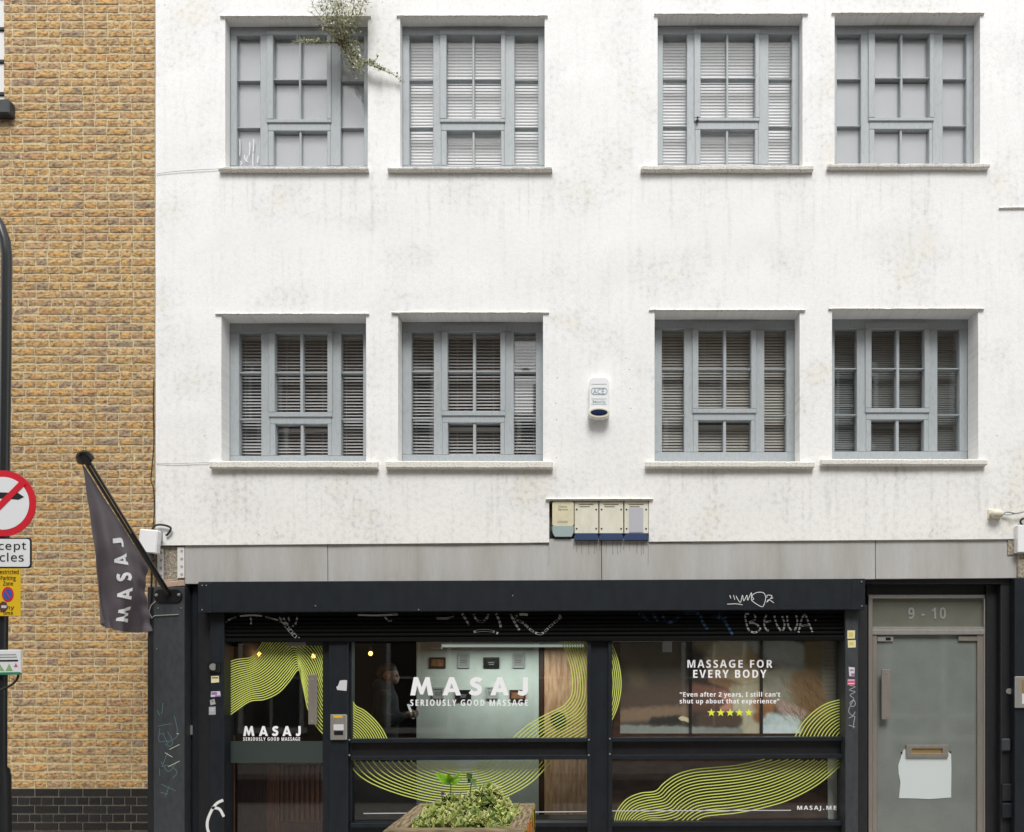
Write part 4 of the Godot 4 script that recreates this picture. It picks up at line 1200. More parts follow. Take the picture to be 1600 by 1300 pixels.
func house_door() -> void:
	var z := -0.2
	var d := thing("house_door", Vector3(X(1450, z), 0.02, z), "frosted glass house door in a steel frame with the number 9 - 10 above", "door")
	var fr: Material = M.brushed_steel
	pbox_obj("frame", 1357, 929, 1545, 934.5, z + 0.02, z - 0.06, fr, d, 0.003)
	pbox_obj("frame", 1357, 934.5, 1363.5, 1342, z + 0.02, z - 0.06, M.door_steel, d, 0.003)
	pbox_obj("frame", 1538, 934.5, 1545, 1342, z + 0.02, z - 0.06, fr, d, 0.003)
	pbox_obj("transom", 1363.5, 979.5, 1538, 984, z + 0.01, z - 0.05, fr, d, 0.003)
	pbox_obj("transom", 1363.5, 984, 1538, 991.5, z + 0.02, z - 0.05, fr, d, 0.004)
	pbox_obj("stile", 1363.5, 991.5, 1370.5, 1342, z + 0.006, z - 0.05, M.door_steel, d, 0.003)
	pbox_obj("stile", 1527.5, 991.5, 1538, 1342, z + 0.006, z - 0.05, M.door_steel, d, 0.003)
	var tr := pbox_obj("transom_pane", 1363.5, 934.5, 1538, 979.5, z - 0.02, z - 0.032, M.transom_glass, d, 0.0)
	words("9 - 10", 1419, 949, 1478, 967, z - 0.0165, M.number_grey, tr, "lettering", 6, true, "Droid Sans")
	var leaf := pbox_obj("door_pane", 1370.5, 991.5, 1527.5, 1340, z - 0.02, z - 0.034, M.frosted_glass, d, 0.0)
	pbox_obj("patch_fitting", 1371, 994.5, 1396, 1002, z, z - 0.018, fr, leaf, 0.003)
	pbox_obj("keyhole", 1384, 996, 1392, 1000.5, z + 0.002, z - 0.002, M.gloss_black, leaf, 0.001)
	pbox_obj("patch_fitting", 1498, 993.5, 1528, 1001.5, z, z - 0.018, M.door_steel, leaf, 0.003)
	pbox_obj("pull_handle", 1377.5, 1046, 1391.5, 1124, z + 0.045, z + 0.03, M.door_steel, d, 0.003)
	for e in [[1385, 1052], [1385.5, 1119]]:
		var bm := MB.new()
		bm.tube(PackedVector3Array([P(e[0], e[1], z - 0.02), P(e[0], e[1], z + 0.049)]), 0.010, 10)
		obj("handle_bolt", bm, M.bolt_zinc, d)
	# letter plate and the paper stuck behind it
	var pp := MB.new()
	pp.plate(pts([1412, 1171, 1408, 1182, 1403.5, 1196, 1404, 1208, 1407, 1222, 1404.5, 1247, 1430, 1247.5, 1452, 1248.5, 1486, 1246, 1486.5, 1200, 1486, 1178, 1478, 1172], z - 0.018), z - 0.0165, 0.003)
	obj("paper_sheet", pp, M.paper, leaf)
	var lp := group_part("letter_plate", P(1449, 1183, z), d)
	for e in [[1416.5, 1164, 1482, 1169.5], [1416.5, 1177, 1482, 1183.5], [1416.5, 1169.5, 1425, 1177], [1473, 1169.5, 1482, 1177]]:
		pbox_obj("plate_rim", e[0], e[1], e[2], e[3], z + 0.004, z - 0.019, M.door_steel, lp, 0.002)
	pbox_obj("flap", 1425, 1169.5, 1473, 1177, z - 0.012, z - 0.019, M.brass, lp, 0.001)
	for e in [[1409, 1176], [1485, 1175]]:
		var bm := MB.new()
		bm.tube(PackedVector3Array([P(e[0], e[1], z - 0.02), P(e[0], e[1], z - 0.012)]), 0.008, 8)
		obj("bolt", bm, M.gloss_black, d)

# ---------------------------------------------------------------- things on the wall
func flag_and_pole() -> void:
	var a := P(262, 926, 0.06)
	var zt := 1.25
	var tip := P(131, 713, zt)
	var p := thing("flagpole", P(262, 930, 0.03), "black flagpole with rounded end cap slanting out from a plate on the pilaster", "flagpole")
	var mb := MB.new()
	mb.tube(PackedVector3Array([a, a.lerp(tip, 0.985)]), 0.026, 16)
	obj("pole", mb, M.gloss_black, p)
	mb = MB.new()
	var ax := (tip - a).normalized()
	var path := PackedVector3Array()
	var rad := []
	for k in 9:
		var t := k / 8.0
		path.append(tip + ax * lerpf(-0.035, 0.04, t)); rad.append(0.066 * sqrt(maxf(0.004, 1.0 - pow(t, 2.6))) if k > 0 else 0.055)
	mb.tube(path, rad, 20)
	obj("end_cap", mb, M.gloss_black, p)
	mb = MB.new()
	var lo := P(240.5, 941, 0.045)
	var hi := P(284, 921, 0.045)
	mb.plate(round_rect(Vector2(lo.x, lo.y), Vector2(hi.x, hi.y), 0.055), 0.045, 0.014)
	obj("base_plate", mb, M.gloss_black, p)
	for e in [[244.5, 930], [279.5, 929.5]]:
		mb = MB.new()
		mb.tube(PackedVector3Array([P(e[0], e[1], 0.044), P(e[0], e[1], 0.052), P(e[0], e[1], 0.056)]), [0.015, 0.015, 0.008], 14)
		obj("bolt", mb, M.bolt_zinc, p)
	mb = MB.new()
	var side := Vector3(0.02, -0.024, 0.012)
	mb.tube(PackedVector3Array([tip + side - ax * 0.06, a.lerp(tip, 0.74) + side, a.lerp(tip, 0.5) + side]), 0.004, 6)
	obj("cord", mb, M.rope, p)
	mb = MB.new()
	mb.tube(PackedVector3Array([P(243, 939, 0.045), P(236, 946, 0.05), P(233, 956, 0.05), P(237, 966, 0.045), P(241, 962, 0.04), P(262, 961, 0.04), P(279, 960, 0.04)]), 0.004, 6)
	obj("stay_wire", mb, M.bolt_zinc, p)
	# the flag hangs in the upright plane below the pole
	var f := thing("flag", Vector3(a.x, 2.05, 0.75), "dark plum grey flag with white capitals hanging limp from the flagpole", "flag")
	var nu := 28
	var nv := 44
	var under := Vector3(0.0, -0.055, 0.0)
	var top0 := a.lerp(tip, 1.0) + Vector3(-0.01, -0.045, 0.03)
	var top1 := a.lerp(tip, 0.27) + under
	var bot := [Vector2(1.0, 2.095), Vector2(0.95, 2.065), Vector2(0.84, 2.05), Vector2(0.7, 2.04), Vector2(0.52, 2.05), Vector2(0.39, 2.065)]
	var grid := []
	var pos := func(u: float, v: float, flat := false) -> Vector3:
		var t := top0.lerp(top1, u)
		var q := u * (bot.size() - 1.001)
		var b: Vector2 = bot[int(q)].lerp(bot[int(q) + 1], q - int(q))
		var w := pow(v, 0.8)
		var zz := lerpf(t.z, b.x, w)
		# the cloth gathers: the free corner swings in as it falls
		var r := t.x + sin(u * 10.0 + v * 3.2) * 0.030 * w + sin(u * 5.0 - v * 5.0 + 1.0) * 0.034 * w + sin(u * 19.0 - v * 9.0) * 0.013 * w + sin(v * 26.0 + u * 14.0) * 0.0022 + 0.014 * w * pow(v, 6.0) * sin(u * 41.0) + 0.005 * smoothstep(0.75, 1.0, u) * sin(v * 27.0)
		if flat: r = t.x
		return Vector3(r + 0.005, lerpf(t.y, b.y, v) + 0.006 * sin(u * 21.0) * w, zz)
	for j in nv + 1:
		var row := []
		for i in nu + 1: row.append(pos.call(float(i) / nu, float(j) / nv))
		grid.append(row)
	var nrm := func(i: int, j: int) -> Vector3:
		var du: Vector3 = grid[j][mini(i + 1, nu)] - grid[j][maxi(i - 1, 0)]
		var dv: Vector3 = grid[mini(j + 1, nv)][i] - grid[maxi(j - 1, 0)][i]
		var m := du.cross(dv).normalized()
		return m if m.x > 0 else -m
	mb = MB.new()
	for j in nv:
		for i in nu:
			for t in [[i, j, i + 1, j, i + 1, j + 1], [i, j, i + 1, j + 1, i, j + 1]]:
				var g0: Vector3 = grid[t[1]][t[0]]
				var g1: Vector3 = grid[t[3]][t[2]]
				var g2: Vector3 = grid[t[5]][t[4]]
				if (g1 - g0).cross(g2 - g0).x > 0: mb.trin(g0, g1, g2, nrm.call(t[0], t[1]), nrm.call(t[2], t[3]), nrm.call(t[4], t[5]))
				else: mb.trin(g0, g2, g1, nrm.call(t[0], t[1]), nrm.call(t[4], t[5]), nrm.call(t[2], t[3]))
	obj("cloth", mb, M.flag_cloth, f)
	# capitals printed up the cloth, reading from below
	var uv_of := func(px: float, py: float) -> Vector2:
		var best := Vector2.ZERO
		var bd := 1e9
		for j in range(0, nv + 1, 4):
			for i in range(0, nu + 1, 4):
				var g: Vector3 = pos.call(float(i) / nu, float(j) / nv, true)
				var q := Vector2(900 + g.x * F / (D - g.z), 1070 - (g.y - 1.6) * F / (D - g.z))
				var dd := q.distance_squared_to(Vector2(px, py))
				if dd < bd: bd = dd; best = Vector2(float(i) / nu, float(j) / nv)
		var step := 0.08
		for it in 60:
			var moved := false
			for dv in [Vector2(step, 0), Vector2(-step, 0), Vector2(0, step), Vector2(0, -step)]:
				var g: Vector3 = pos.call(best.x + dv.x, best.y + dv.y, true)
				var dd := Vector2(900 + g.x * F / (D - g.z), 1070 - (g.y - 1.6) * F / (D - g.z)).distance_squared_to(Vector2(px, py))
				if dd < bd: bd = dd; best += dv; moved = true; break
			if not moved: step *= 0.5
		return best
	var marks := [["M", 183, 974, 199.5, 972.5, 183.5, 949], ["A", 181, 939.5, 198, 937, 181.5, 920.5], ["S", 180.5, 910, 197, 906.5, 179.5, 896], ["A", 178.5, 886, 195, 883, 177.5, 867], ["J", 175.5, 857, 191.5, 855, 175.5, 841.5]]
	for e in marks:
		# cap top is to the left, the base line to the right
		var o := Vector2(e[3], e[4])
		var tall := Vector2(e[1], e[2]) - o
		var along := Vector2(e[5], e[6]) - Vector2(e[1], e[2])
		var adv: float = {"M": 1.28, "A": 1.04, "S": 0.76, "J": 0.58}[e[0]]
		mb = MB.new()
		capital(mb, e[0], func(q: Vector2) -> Vector3:
			var at2 := o + tall * q.y + along * (q.x / adv)
			var uv: Vector2 = uv_of.call(at2.x, at2.y)
			return pos.call(uv.x, uv.y) + Vector3(0.006, 0, 0), 4)
		obj("letter", mb, M.white_vinyl, f)
	mb = MB.new()
	mb.box(P(214, 874, 0.42), P(219, 866, 0.44), 0.003)
	obj("toggle", mb, M.sticker_white, f)

func cable(called: String, list: Array, r: float, label: String, m: Material) -> void:
	var p := PackedVector3Array()
	for e in list: p.append(P(e[0], e[1], e[2]))
	var sm := PackedVector3Array()
	for k in p.size() - 1:
		for s in 4: sm.append(p[k].cubic_interpolate(p[k + 1], p[maxi(k - 1, 0)], p[mini(k + 2, p.size() - 1)], s / 4.0))
	sm.append(p[-1])
	var mb := MB.new()
	mb.tube(sm, r, 6)
	tag(obj(called, mb, m), label, "cable")

func on_the_wall() -> void:
	# alarm sounder
	var a := thing("alarm_box", P(936, 653, 0.03), "white burglar alarm box with a blue lens between the middle windows", "alarm box")
	var mb := MB.new()
	var z := 0.09
	var body := pts([921, 598, 922, 591, 926, 588, 946, 588, 950.5, 591, 952, 598, 951.5, 632, 952.5, 645, 949, 650, 942, 652.5, 930, 652.5, 923, 650, 919, 645, 920.5, 632], z)
	mb.plate(body, z - 0.012, 0.09)
	var inner := PackedVector2Array()
	var cen := Vector2(X(936, z), Y(620, z))
	for q in body: inner.append(cen + (q - cen) * 0.94)
	mb.plate(inner, z, 0.0)
	for k in body.size():
		var k2 := (k + 1) % body.size()
		mb.out_quad(Vector3(cen.x, cen.y, 0), Vector3(body[k].x, body[k].y, z - 0.012), Vector3(body[k2].x, body[k2].y, z - 0.012), Vector3(inner[k2].x, inner[k2].y, z), Vector3(inner[k].x, inner[k].y, z))
	obj("case", mb, M.alarm_white, a)
	mb = MB.new()
	mb.plate(circle(Vector2(X(936, z), Y(645.5, z)), 0.096, 32, 0.043), z + 0.012, 0.03)
	obj("lens_surround", mb, M.alarm_cream, a)
	mb = MB.new()
	for k in 6:
		mb.plate(circle(Vector2(X(936, z), Y(645, z)), 0.077 * cos(k * 0.25), 28, 0.028 * cos(k * 0.25)), z + 0.0135 + 0.009 * sin(k * 0.25), 0.003)
	obj("lens", mb, M.alarm_blue, a)
	mb = MB.new()
	var ring := round_rect(Vector2(X(924, z), Y(616.5, z)), Vector2(X(948.5, z), Y(606.5, z)), 0.026)
	ring.append(ring[0])
	mb.ribbon(ring, 0.006, z + 0.002)
	for y in [600.3, 623.3, 631.5]: mb.ribbon(pts([924, y, 948, y], z), 0.003, z + 0.002)
	obj("printed_lines", mb, M.alarm_ink, a)
	words("ACE", 926.5, 608, 944, 615, z + 0.0015, M.alarm_ink, a, "lettering", 2, false)
	words("Security", 926, 625.3, 946, 630.5, z + 0.0015, M.alarm_ink, a, "lettering", 2, false)
	# four cabinets in the recess
	var c := thing("meter_box", P(879, 838, -0.08), "rounded cream meter box with a grey bottom, leftmost of the row in the recess", "meter box", "meter boxes in the wall recess")
	mb = MB.new()
	mb.plate(round_rect(Vector2(X(863), Y(822)), Vector2(X(896.5), Y(783.5)), 0.022), 0.005, 0.12)
	obj("cover", mb, M.cream_plastic, c)
	mb = MB.new()
	mb.plate(pts([863, 822, 896.5, 822, 896.3, 832, 893, 838.5, 867, 838.5, 863.4, 832]), 0.006, 0.11)
	obj("base", mb, M.meter_grey, c)
	words("Electric", 873, 790, 886, 793, 0.0055, M.brown_ink, c, "lettering", 2, false)
	words("Service", 872, 794.5, 887, 797.5, 0.0055, M.brown_ink, c, "lettering", 2, false)
	words("LOCKED", 871, 814, 887, 817, 0.0055, M.brown_ink, c, "lettering", 2, false)
	var k := 0
	for e in [[897.5, 935], [936.5, 974], [975.5, 1013.5]]:
		var l: String = ["ivory meter box with a blue base, beside the cream rounded one", "ivory meter box with a blue base, third of the row, no grey panel", "ivory meter box with a grey panel on its face, at the right end"][k]
		c = thing("meter_box", P((e[0] + e[1]) / 2.0, 843, -0.05), l, "meter box", "meter boxes in the wall recess")
		pbox_obj("cover", e[0], 783.5 - k * 0.5, e[1], 834, -0.004, -0.12, M.ivory_plastic, c, 0.006)
		mb = MB.new()
		mb.plate(pts([e[0] - 0.5, 837.5, e[0] + 4, 833, e[1] - 4, 833, e[1], 837.5, e[1] - 0.5, 843.5, e[0], 843.5], 0.02), 0.02, 0.1)
		obj("base", mb, M.meter_blue, c)
		for q in [[3.5, 796], [34, 796], [3.5, 826], [34, 826]]:
			mb = MB.new()
			mb.tube(PackedVector3Array([P(e[0] + q[0], q[1], -0.006), P(e[0] + q[0], q[1], 0.0)]), 0.008, 10)
			obj("screw", mb, M.rubber, c)
		if k == 2: pbox_obj("grey_panel", e[0] + 7.5, 793, e[0] + 29.5, 832, 0.0, -0.005, M.meter_label, c, 0.001)
		for q in [[7, 787.5, 30], [8, 791, 24]]: pbox_obj("printed_line", e[0] + q[0], q[1], e[0] + q[2], q[1] + 1.2, -0.002, -0.0045, M.brown_ink, c, 0.0)
		k += 1
	# camera housing on the corner
	var cam := thing("junction_box", P(234, 866, 0.12), "white weatherproof box on a bracket at the corner above the pilaster", "junction box")
	mb = MB.new()
	mb.box(P(223.5, 866, 0.06), P(245, 827, 0.14), 0.01, -0.09)
	obj("case", mb, M.alarm_white, cam)
	mb = MB.new()
	mb.tube(PackedVector3Array([P(234, 866, 0.1), P(236, 877, 0.1)]), 0.035, 12)
	obj("gland", mb, M.rubber, cam)
	mb = MB.new()
	mb.box(P(239, 848, -0.03), P(249, 828, 0.06), 0.006)
	obj("bracket", mb, M.sticker_grey, cam)
	cable("cable", [[238, 826, 0.06], [243, 821, 0.03], [252, 820, 0.03], [262, 822, 0.03], [267, 826, 0.03], [262, 835, 0.02], [259, 836, 0.02]], 0.010, "black cable end bent over beside the white box at the corner", M.rubber)
	cable("cable", [[240.5, 590, 0.0], [239.5, 640, 0.0], [240.5, 690, 0.0], [237, 735, 0.02], [236, 752, 0.02], [240, 764, 0.0], [241, 800, 0.0], [239, 824, 0.02]], 0.0045, "thin dark cable running down the joint between brick and render", M.rubber)
	cable("cable", [[236, 878, 0.03], [237, 900, 0.02], [236, 925, 0.0], [234, 950, 0.0], [232.5, 990, 0.0]], 0.009, "black cable dropping from the white box behind the flagpole", M.rubber)
	cable("cable", [[244, 272, 0.004], [262, 269, 0.008], [300, 266, 0.009], [345, 263.5, 0.01]], 0.0022, "thin grey wire crossing the render to the upper left sill", M.sticker_grey)
	cable("cable", [[244, 723.5, 0.006], [270, 724.5, 0.009], [300, 723.5, 0.009], [334, 722.5, 0.01]], 0.0022, "thin grey wire crossing the render to the lower left sill", M.sticker_grey)
	cable("cable", [[1566, 803, 0.03], [1575, 800, 0.04], [1588, 802, 0.05], [1606, 799, 0.06], [1660, 796, 0.05]], 0.007, "grey cable from the cream fitting to the right", M.sticker_grey)
	cable("cable", [[1568, 804, 0.03], [1580, 804, 0.04], [1592, 800.5, 0.05], [1610, 797, 0.05], [1660, 792, 0.05]], 0.005, "thinner grey cable looping under the one from the cream fitting", M.sticker_grey)
	cable("cable", [[1606, 810, 0.04], [1597, 811, 0.04], [1594.5, 816, 0.04], [1598, 821, 0.04], [1606, 822, 0.04]], 0.009, "black cable loop at the right edge above the white box", M.rubber)
	# cream fitting and the white box at the right
	var wl := thing("wall_fitting", P(1554, 811, 0.02), "small cream wall fitting with an oval nose near the right edge", "wall fitting")
	pbox_obj("plate", 1544, 795.5, 1564, 811, 0.016, -0.012, M.alarm_cream, wl, 0.006)
	mb = MB.new()
	mb.tube(PackedVector3Array([P(1550, 802, 0.02), P(1553, 802.5, 0.05), P(1558, 803, 0.06), P(1564, 803, 0.055), P(1567, 803, 0.05)]), [0.02, 0.04, 0.042, 0.032, 0.012], 14)
	obj("nose", mb, M.alarm_cream, wl)
	tag(pbox_obj("trunking_box", 1590.5, 820, 1640, 863, 0.06, -0.02, M.alarm_white, null, 0.006), "white trunking box cut by the right edge above the black pillar", "junction box")
	var ic := thing("entry_phone", P(1600, 1106, 0.03), "steel entry phone panel with a small window on the black right pillar", "entry phone")
	pbox_obj("case", 1586.5, 1057, 1640, 1106, 0.045, 0.02, M.brushed_steel, ic, 0.004)
	pbox_obj("name_card", 1597, 1062, 1640, 1082, 0.048, 0.0445, M.brass, ic, 0.001)
	pbox_obj("button_strip", 1597, 1084, 1640, 1100, 0.048, 0.0445, M.sticker_white, ic, 0.001)
	# post box reader and stickers
	var rd := thing("entry_phone", P(529, 1156, -0.07), "steel door entry unit on the post between glass door and window", "entry phone")
	pbox_obj("case", 516, 1116.5, 541.5, 1156, -0.07, -0.1, M.brushed_steel, rd, 0.004)
	pbox_obj("yellow_strip", 521, 1118, 535, 1121.5, -0.068, -0.0705, M.sign_yellow, rd, 0.0005)
	pbox_obj("name_card", 521, 1132, 537, 1141, -0.068, -0.0705, M.sticker_white, rd, 0.0005)
	pbox_obj("keypad", 522, 1142, 536, 1148.5, -0.067, -0.0705, M.gloss_black, rd, 0.0005)
	var bell := thing("doorbell", P(294, 1151, -0.1), "small grey and black doorbell in the recess left of the glass door", "doorbell")
	pbox_obj("case", 287.5, 1132.5, 301, 1151.5, -0.09, -0.12, M.gloss_black, bell, 0.005)
	pbox_obj("cover", 293, 1133.5, 300.5, 1148, -0.085, -0.0905, M.bolt_zinc, bell, 0.004)
	for e in [[289, 1098, 295, 1103, "upper small white switch in the recess above the doorbell"], [289, 1111, 294, 1117, "lower small white switch in the recess above the doorbell"]]:
		tag(pbox_obj("switch", e[0], e[1], e[2], e[3], -0.105, -0.121, M.sticker_white, null, 0.002), e[4], "switch", "white switches in the recess")
	stickers()

func sticker(list: Array, z: float, m: Material, label: String, marks := [], ink: Material = null) -> void:
	var o := Vector2.ZERO
	var q := pts(list, z)
	for p in q: o += p / q.size()
	var lo := INF
	for p in q: lo = minf(lo, p.y)
	var t := thing("sticker", Vector3(o.x, lo, z), label, "sticker", "stickers on the shop front")
	var mb := MB.new()
	mb.plate(q, z + 0.0015, 0.001)
	obj("paper", mb, m, t)
	for e in marks: pbox_obj("print", e[0], e[1], e[2], e[3], z + 0.0025, z + 0.0016, ink, t, 0.0)

func stickers() -> void:
	var a := -0.04
	var b := -0.1
	var c := -0.03
	sticker([330, 1056.5, 342, 1056, 342.5, 1066, 330, 1067], a, M.sticker_yellow, "pale yellow square sticker below the key switch", [[331, 1058, 341, 1060]], M.brown_ink)
	sticker([330, 1080.5, 344, 1080, 345, 1088.5, 329.5, 1089], a, M.sticker_white, "white and pink sticker below the yellow one", [[330.5, 1081.5, 339, 1085.5], [336, 1086.5, 345, 1088.5]], M.sticker_violet)
	sticker([328, 1094, 335, 1092, 337, 1100, 329, 1102], a, M.sticker_grey, "torn grey sticker tilted between two others", [[330, 1095, 334, 1096]], M.pilaster_paint)
	sticker([326.5, 1104.5, 337, 1104, 337, 1116.5, 326.5, 1117], a, M.sticker_grey, "square grey sticker lowest on the left guide post", [[328, 1107, 335, 1108], [328, 1110, 335, 1111]], M.sticker_white)
	sticker([531, 1063.5, 537.5, 1062.5, 542.5, 1063, 541.5, 1079.5, 527, 1078, 525.5, 1073.5, 528.5, 1071], b, M.sticker_white, "ragged white sticker on the post above the entry unit", [])
	sticker([1324, 985, 1336, 985, 1335.5, 997.5, 1324, 998], c, M.sticker_yellow, "upper of two cream and yellow stickers on the right guide post", [[1326, 988, 1333, 995]], M.sticker_mustard)
	sticker([1324.5, 1000.5, 1337, 1000, 1337, 1011.5, 1325, 1012], c, M.sticker_yellow, "lower of two cream and yellow stickers on the right guide post", [[1327, 1003, 1334, 1008]], M.sticker_mustard)
	sticker([1326, 1042, 1335.5, 1043, 1335, 1057, 1327, 1056.5], c, M.sticker_white, "white sticker with violet print above the pink one", [[1328, 1046, 1334, 1048], [1330, 1052, 1335, 1056]], M.sticker_violet)
	sticker([1324, 1061, 1336, 1061, 1336, 1070, 1324, 1070.5], c, M.sticker_pink, "pink and white sticker above the white scrawl", [[1325, 1062, 1335, 1063.5], [1325, 1067.5, 1335, 1069]], M.sticker_white)

# ---------------------------------------------------------------- the pole at the left with its signs
func street_pole() -> void:
	var z := 1.5
	var p := thing("street_pole", P(0, 1300, z) * Vector3(1, 0, 1), "black street pole with a bent top and stout base at the left edge", "street pole")
	var path := PackedVector3Array()
	var rad := []
	var top := P(10.4, 400, z)
	for e in [[-3.0, 1500], [2.5, 1195], [2.6, 1100], [6, 800], [9, 560], [10.4, 400]]: path.append(P(e[0], e[1], z)); rad.append(0.036)
	var R := 0.52
	for k in 13:
		var a := PI * 0.9 * (k + 1) / 13.0
		path.append(top + Vector3(-R + R * cos(a), R * sin(a), 0)); rad.append(0.036)
	var mb := MB.new()
	mb.tube(path, rad, 18)
	obj("column", mb, M.pole_black, p)
	mb = MB.new()
	var bx := X(-0.5, z)
	var yb := Y(1196, z)
	mb.tube(PackedVector3Array([Vector3(bx, 0, z), Vector3(bx, 0.1, z), Vector3(bx, 0.12, z), Vector3(bx, yb - 0.07, z), Vector3(bx, yb - 0.06, z), Vector3(bx, yb - 0.03, z), Vector3(bx, yb, z)]), [0.095, 0.095, 0.074, 0.074, 0.068, 0.066, 0.04], 18)
	obj("base", mb, M.pole_black, p)
	# round sign
	z = 1.56
	var s := thing("round_sign", P(4.5, 839, z), "round red ringed sign with a struck out black arrow on the street pole", "road sign")
	var c := Vector2(X(4.5, z), Y(786.5, z))
	var R1 := X(56, z) - c.x
	mb = MB.new()
	mb.plate(circle(c, R1, 64), z, 0.006)
	obj("red_ring", mb, M.sign_red, s)
	mb = MB.new()
	mb.plate(circle(c, R1 * 0.80, 64), z + 0.0015, 0.001)
	obj("white_disc", mb, M.sign_white, s)
	mb = MB.new()
	mb.plate(pts([-22, 818, -22, 778, -16, 770, -8, 769, 18, 770, 18, 767.5, 28, 770, 38, 776.5, 29, 781, 20, 780, 0, 779, -8, 779.5, -12, 784, -12, 818], z), z + 0.003, 0.001)
	obj("arrow", mb, M.sign_black, s)
	mb = MB.new()
	mb.plate(pts([-35.5, 820, -29, 826.5, 41, 756.5, 34, 749.5], z), z + 0.0045, 0.001)
	obj("diagonal_bar", mb, M.sign_red, s)
	# plate below
	s = thing("plate_sign", P(8.5, 887, z), "white plate reading Except cycles under the round sign", "road sign")
	mb = MB.new()
	mb.plate(round_rect(Vector2(X(-33, z), Y(888, z)), Vector2(X(49, z), Y(840, z)), 0.024), z, 0.006)
	obj("black_border", mb, M.sign_black, s)
	mb = MB.new()
	mb.plate(round_rect(Vector2(X(-31, z), Y(885.5, z)), Vector2(X(46.8, z), Y(842.2, z)), 0.02), z + 0.0015, 0.001)
	obj("white_face", mb, M.sign_white, s)
	words("Except", -26, 847, 40.5, 862.5, z + 0.003, M.sign_black, s, "lettering", 3, false)
	words("cycles", -23, 863.5, 37, 881.5, z + 0.003, M.sign_black, s, "lettering", 3, false)
	# yellow plate
	s = thing("parking_sign", P(12.5, 962, z), "yellow restricted parking zone plate with a small roundel, lowest road sign", "road sign")
	pbox_obj("yellow_face", -8, 888, 32, 962.5, z, z - 0.005, M.sign_yellow, s, 0.001)
	words("Restricted", -4.5, 890, 29, 897, z + 0.0012, M.sign_black, s, "lettering", 1, false)
	words("Parking", 1, 899.5, 24.5, 908.5, z + 0.0012, M.sign_black, s, "lettering", 1, false)
	words("Zone", 5, 908.5, 20, 915, z + 0.0012, M.sign_black, s, "lettering", 1, false)
	words("Any", 2, 946, 22, 954, z + 0.0012, M.sign_black, s, "lettering", 1, false)
	words("time", 5, 954.5, 20, 960.5, z + 0.0012, M.sign_black, s, "lettering", 1, false)
	c = Vector2(X(12.3, z), Y(928.8, z))
	for e in [[0.043, 0.055, 0.0012, "sign_red", "red_ring"], [0.033, 0.042, 0.0022, "sign_blue", "blue_disc"]]:
		mb = MB.new()
		mb.plate(circle(c, e[0], 28, e[1]), z + e[2], 0.0008)
		obj(e[4], mb, M[e[3]], s)
	mb = MB.new()
	mb.plate(PackedVector2Array([c + Vector2(-0.026, 0.03), c + Vector2(-0.021, 0.035), c + Vector2(0.026, -0.03), c + Vector2(0.021, -0.035)]), z + 0.0032, 0.0008)
	obj("diagonal_bar", mb, M.sign_red, s)
	var st := thing("sticker", P(6, 957, z), "small brown sticker on the lower left of the yellow plate", "sticker")
	mb = MB.new()
	mb.plate(pts([-1, 944, 4, 939.5, 10, 941, 12.5, 950, 8, 955, 1, 956.5], z), z + 0.003, 0.0015)
	obj("paper", mb, M.sticker_brown, st)
	pbox_obj("print", 2, 946, 10, 950, z + 0.004, z + 0.0031, M.sticker_white, st, 0.0)
	# small white notice
	s = thing("notice_sign", P(8, 1054, z), "small white notice with a green foot on the street pole", "sign")
	mb = MB.new()
	mb.box(P(-15, 1052, z - 0.02), P(32, 1015.5, z), 0.003, 0.015)
	obj("white_face", mb, M.sign_white, s)
	mb = MB.new()
	mb.box(P(-15, 1054.5, z - 0.018), P(31.5, 1050.3, z + 0.002), 0.001, 0.015)
	obj("green_foot", mb, M.sign_green, s)
	for e in [[-10, 1022, 25, 1023.5], [-10, 1026, 26, 1027.5]]: pbox_obj("printed_line", e[0], e[1], e[2], e[3], z + 0.002, z + 0.0005, M.sticker_grey, s, 0.0, 0.015)
	pbox_obj("printed_bar", -10, 1031, 28, 1033.5, z + 0.002, z + 0.0005, M.sign_black, s, 0.0, 0.015)
	for e in [[-8, 1037, 7, 1048, "leaf_green_print"], [9, 1037, 20, 1048, "leaf_green_print"], [22, 1036, 28, 1042, "sticker_pink"]]:
		mb = MB.new()
		mb.plate(pts([e[0], e[3], e[2], e[3], (e[0] + e[2]) / 2.0, e[1]], z), z + 0.0018, 0.001)
		obj("printed_mark", mb, M[e[4]], s)
	cable("strap", [[29, 1053, z - 0.03], [26, 1062, z - 0.03], [18, 1070, z - 0.02], [8, 1075, z - 0.01], [1, 1078, z]], 0.008, "black strap hanging from the notice to the street pole", M.rubber)

# ---------------------------------------------------------------- plants
func leaf(mb: MB, o: Vector3, dir: Vector3, up: Vector3, l: float, w: float, inner: Color, edge: Color, fold := 0.25) -> void:
	var s := dir.cross(up)
	if s.length() < 0.01: s = dir.cross(Vector3.RIGHT)
	s = s.normalized()
	var n := s.cross(dir).normalized()
	var m0 := o
	var m1 := o + dir * l * 0.5 + n * l * 0.04
	var m2 := o + dir * l - n * l * 0.08
	var a := o + dir * l * 0.42 + s * w * 0.5 + n * w * fold
	var b := o + dir * l * 0.42 - s * w * 0.5 + n * w * fold
	for t in [[m0, a, m1], [m1, a, m2], [m0, m1, b], [m1, m2, b]]:
		var nn: Vector3 = (t[1] - t[0]).cross(t[2] - t[0]).normalized()
		if nn.dot(n) < 0: nn = -nn
		for p in [t[0], t[2], t[1]]:
			mb.v.append(p); mb.n.append((nn * 0.6 + n * 0.4).normalized()); mb.u.append(Vector2.ZERO)
			mb.c.append(edge if p == a or p == b or p == m2 else inner)

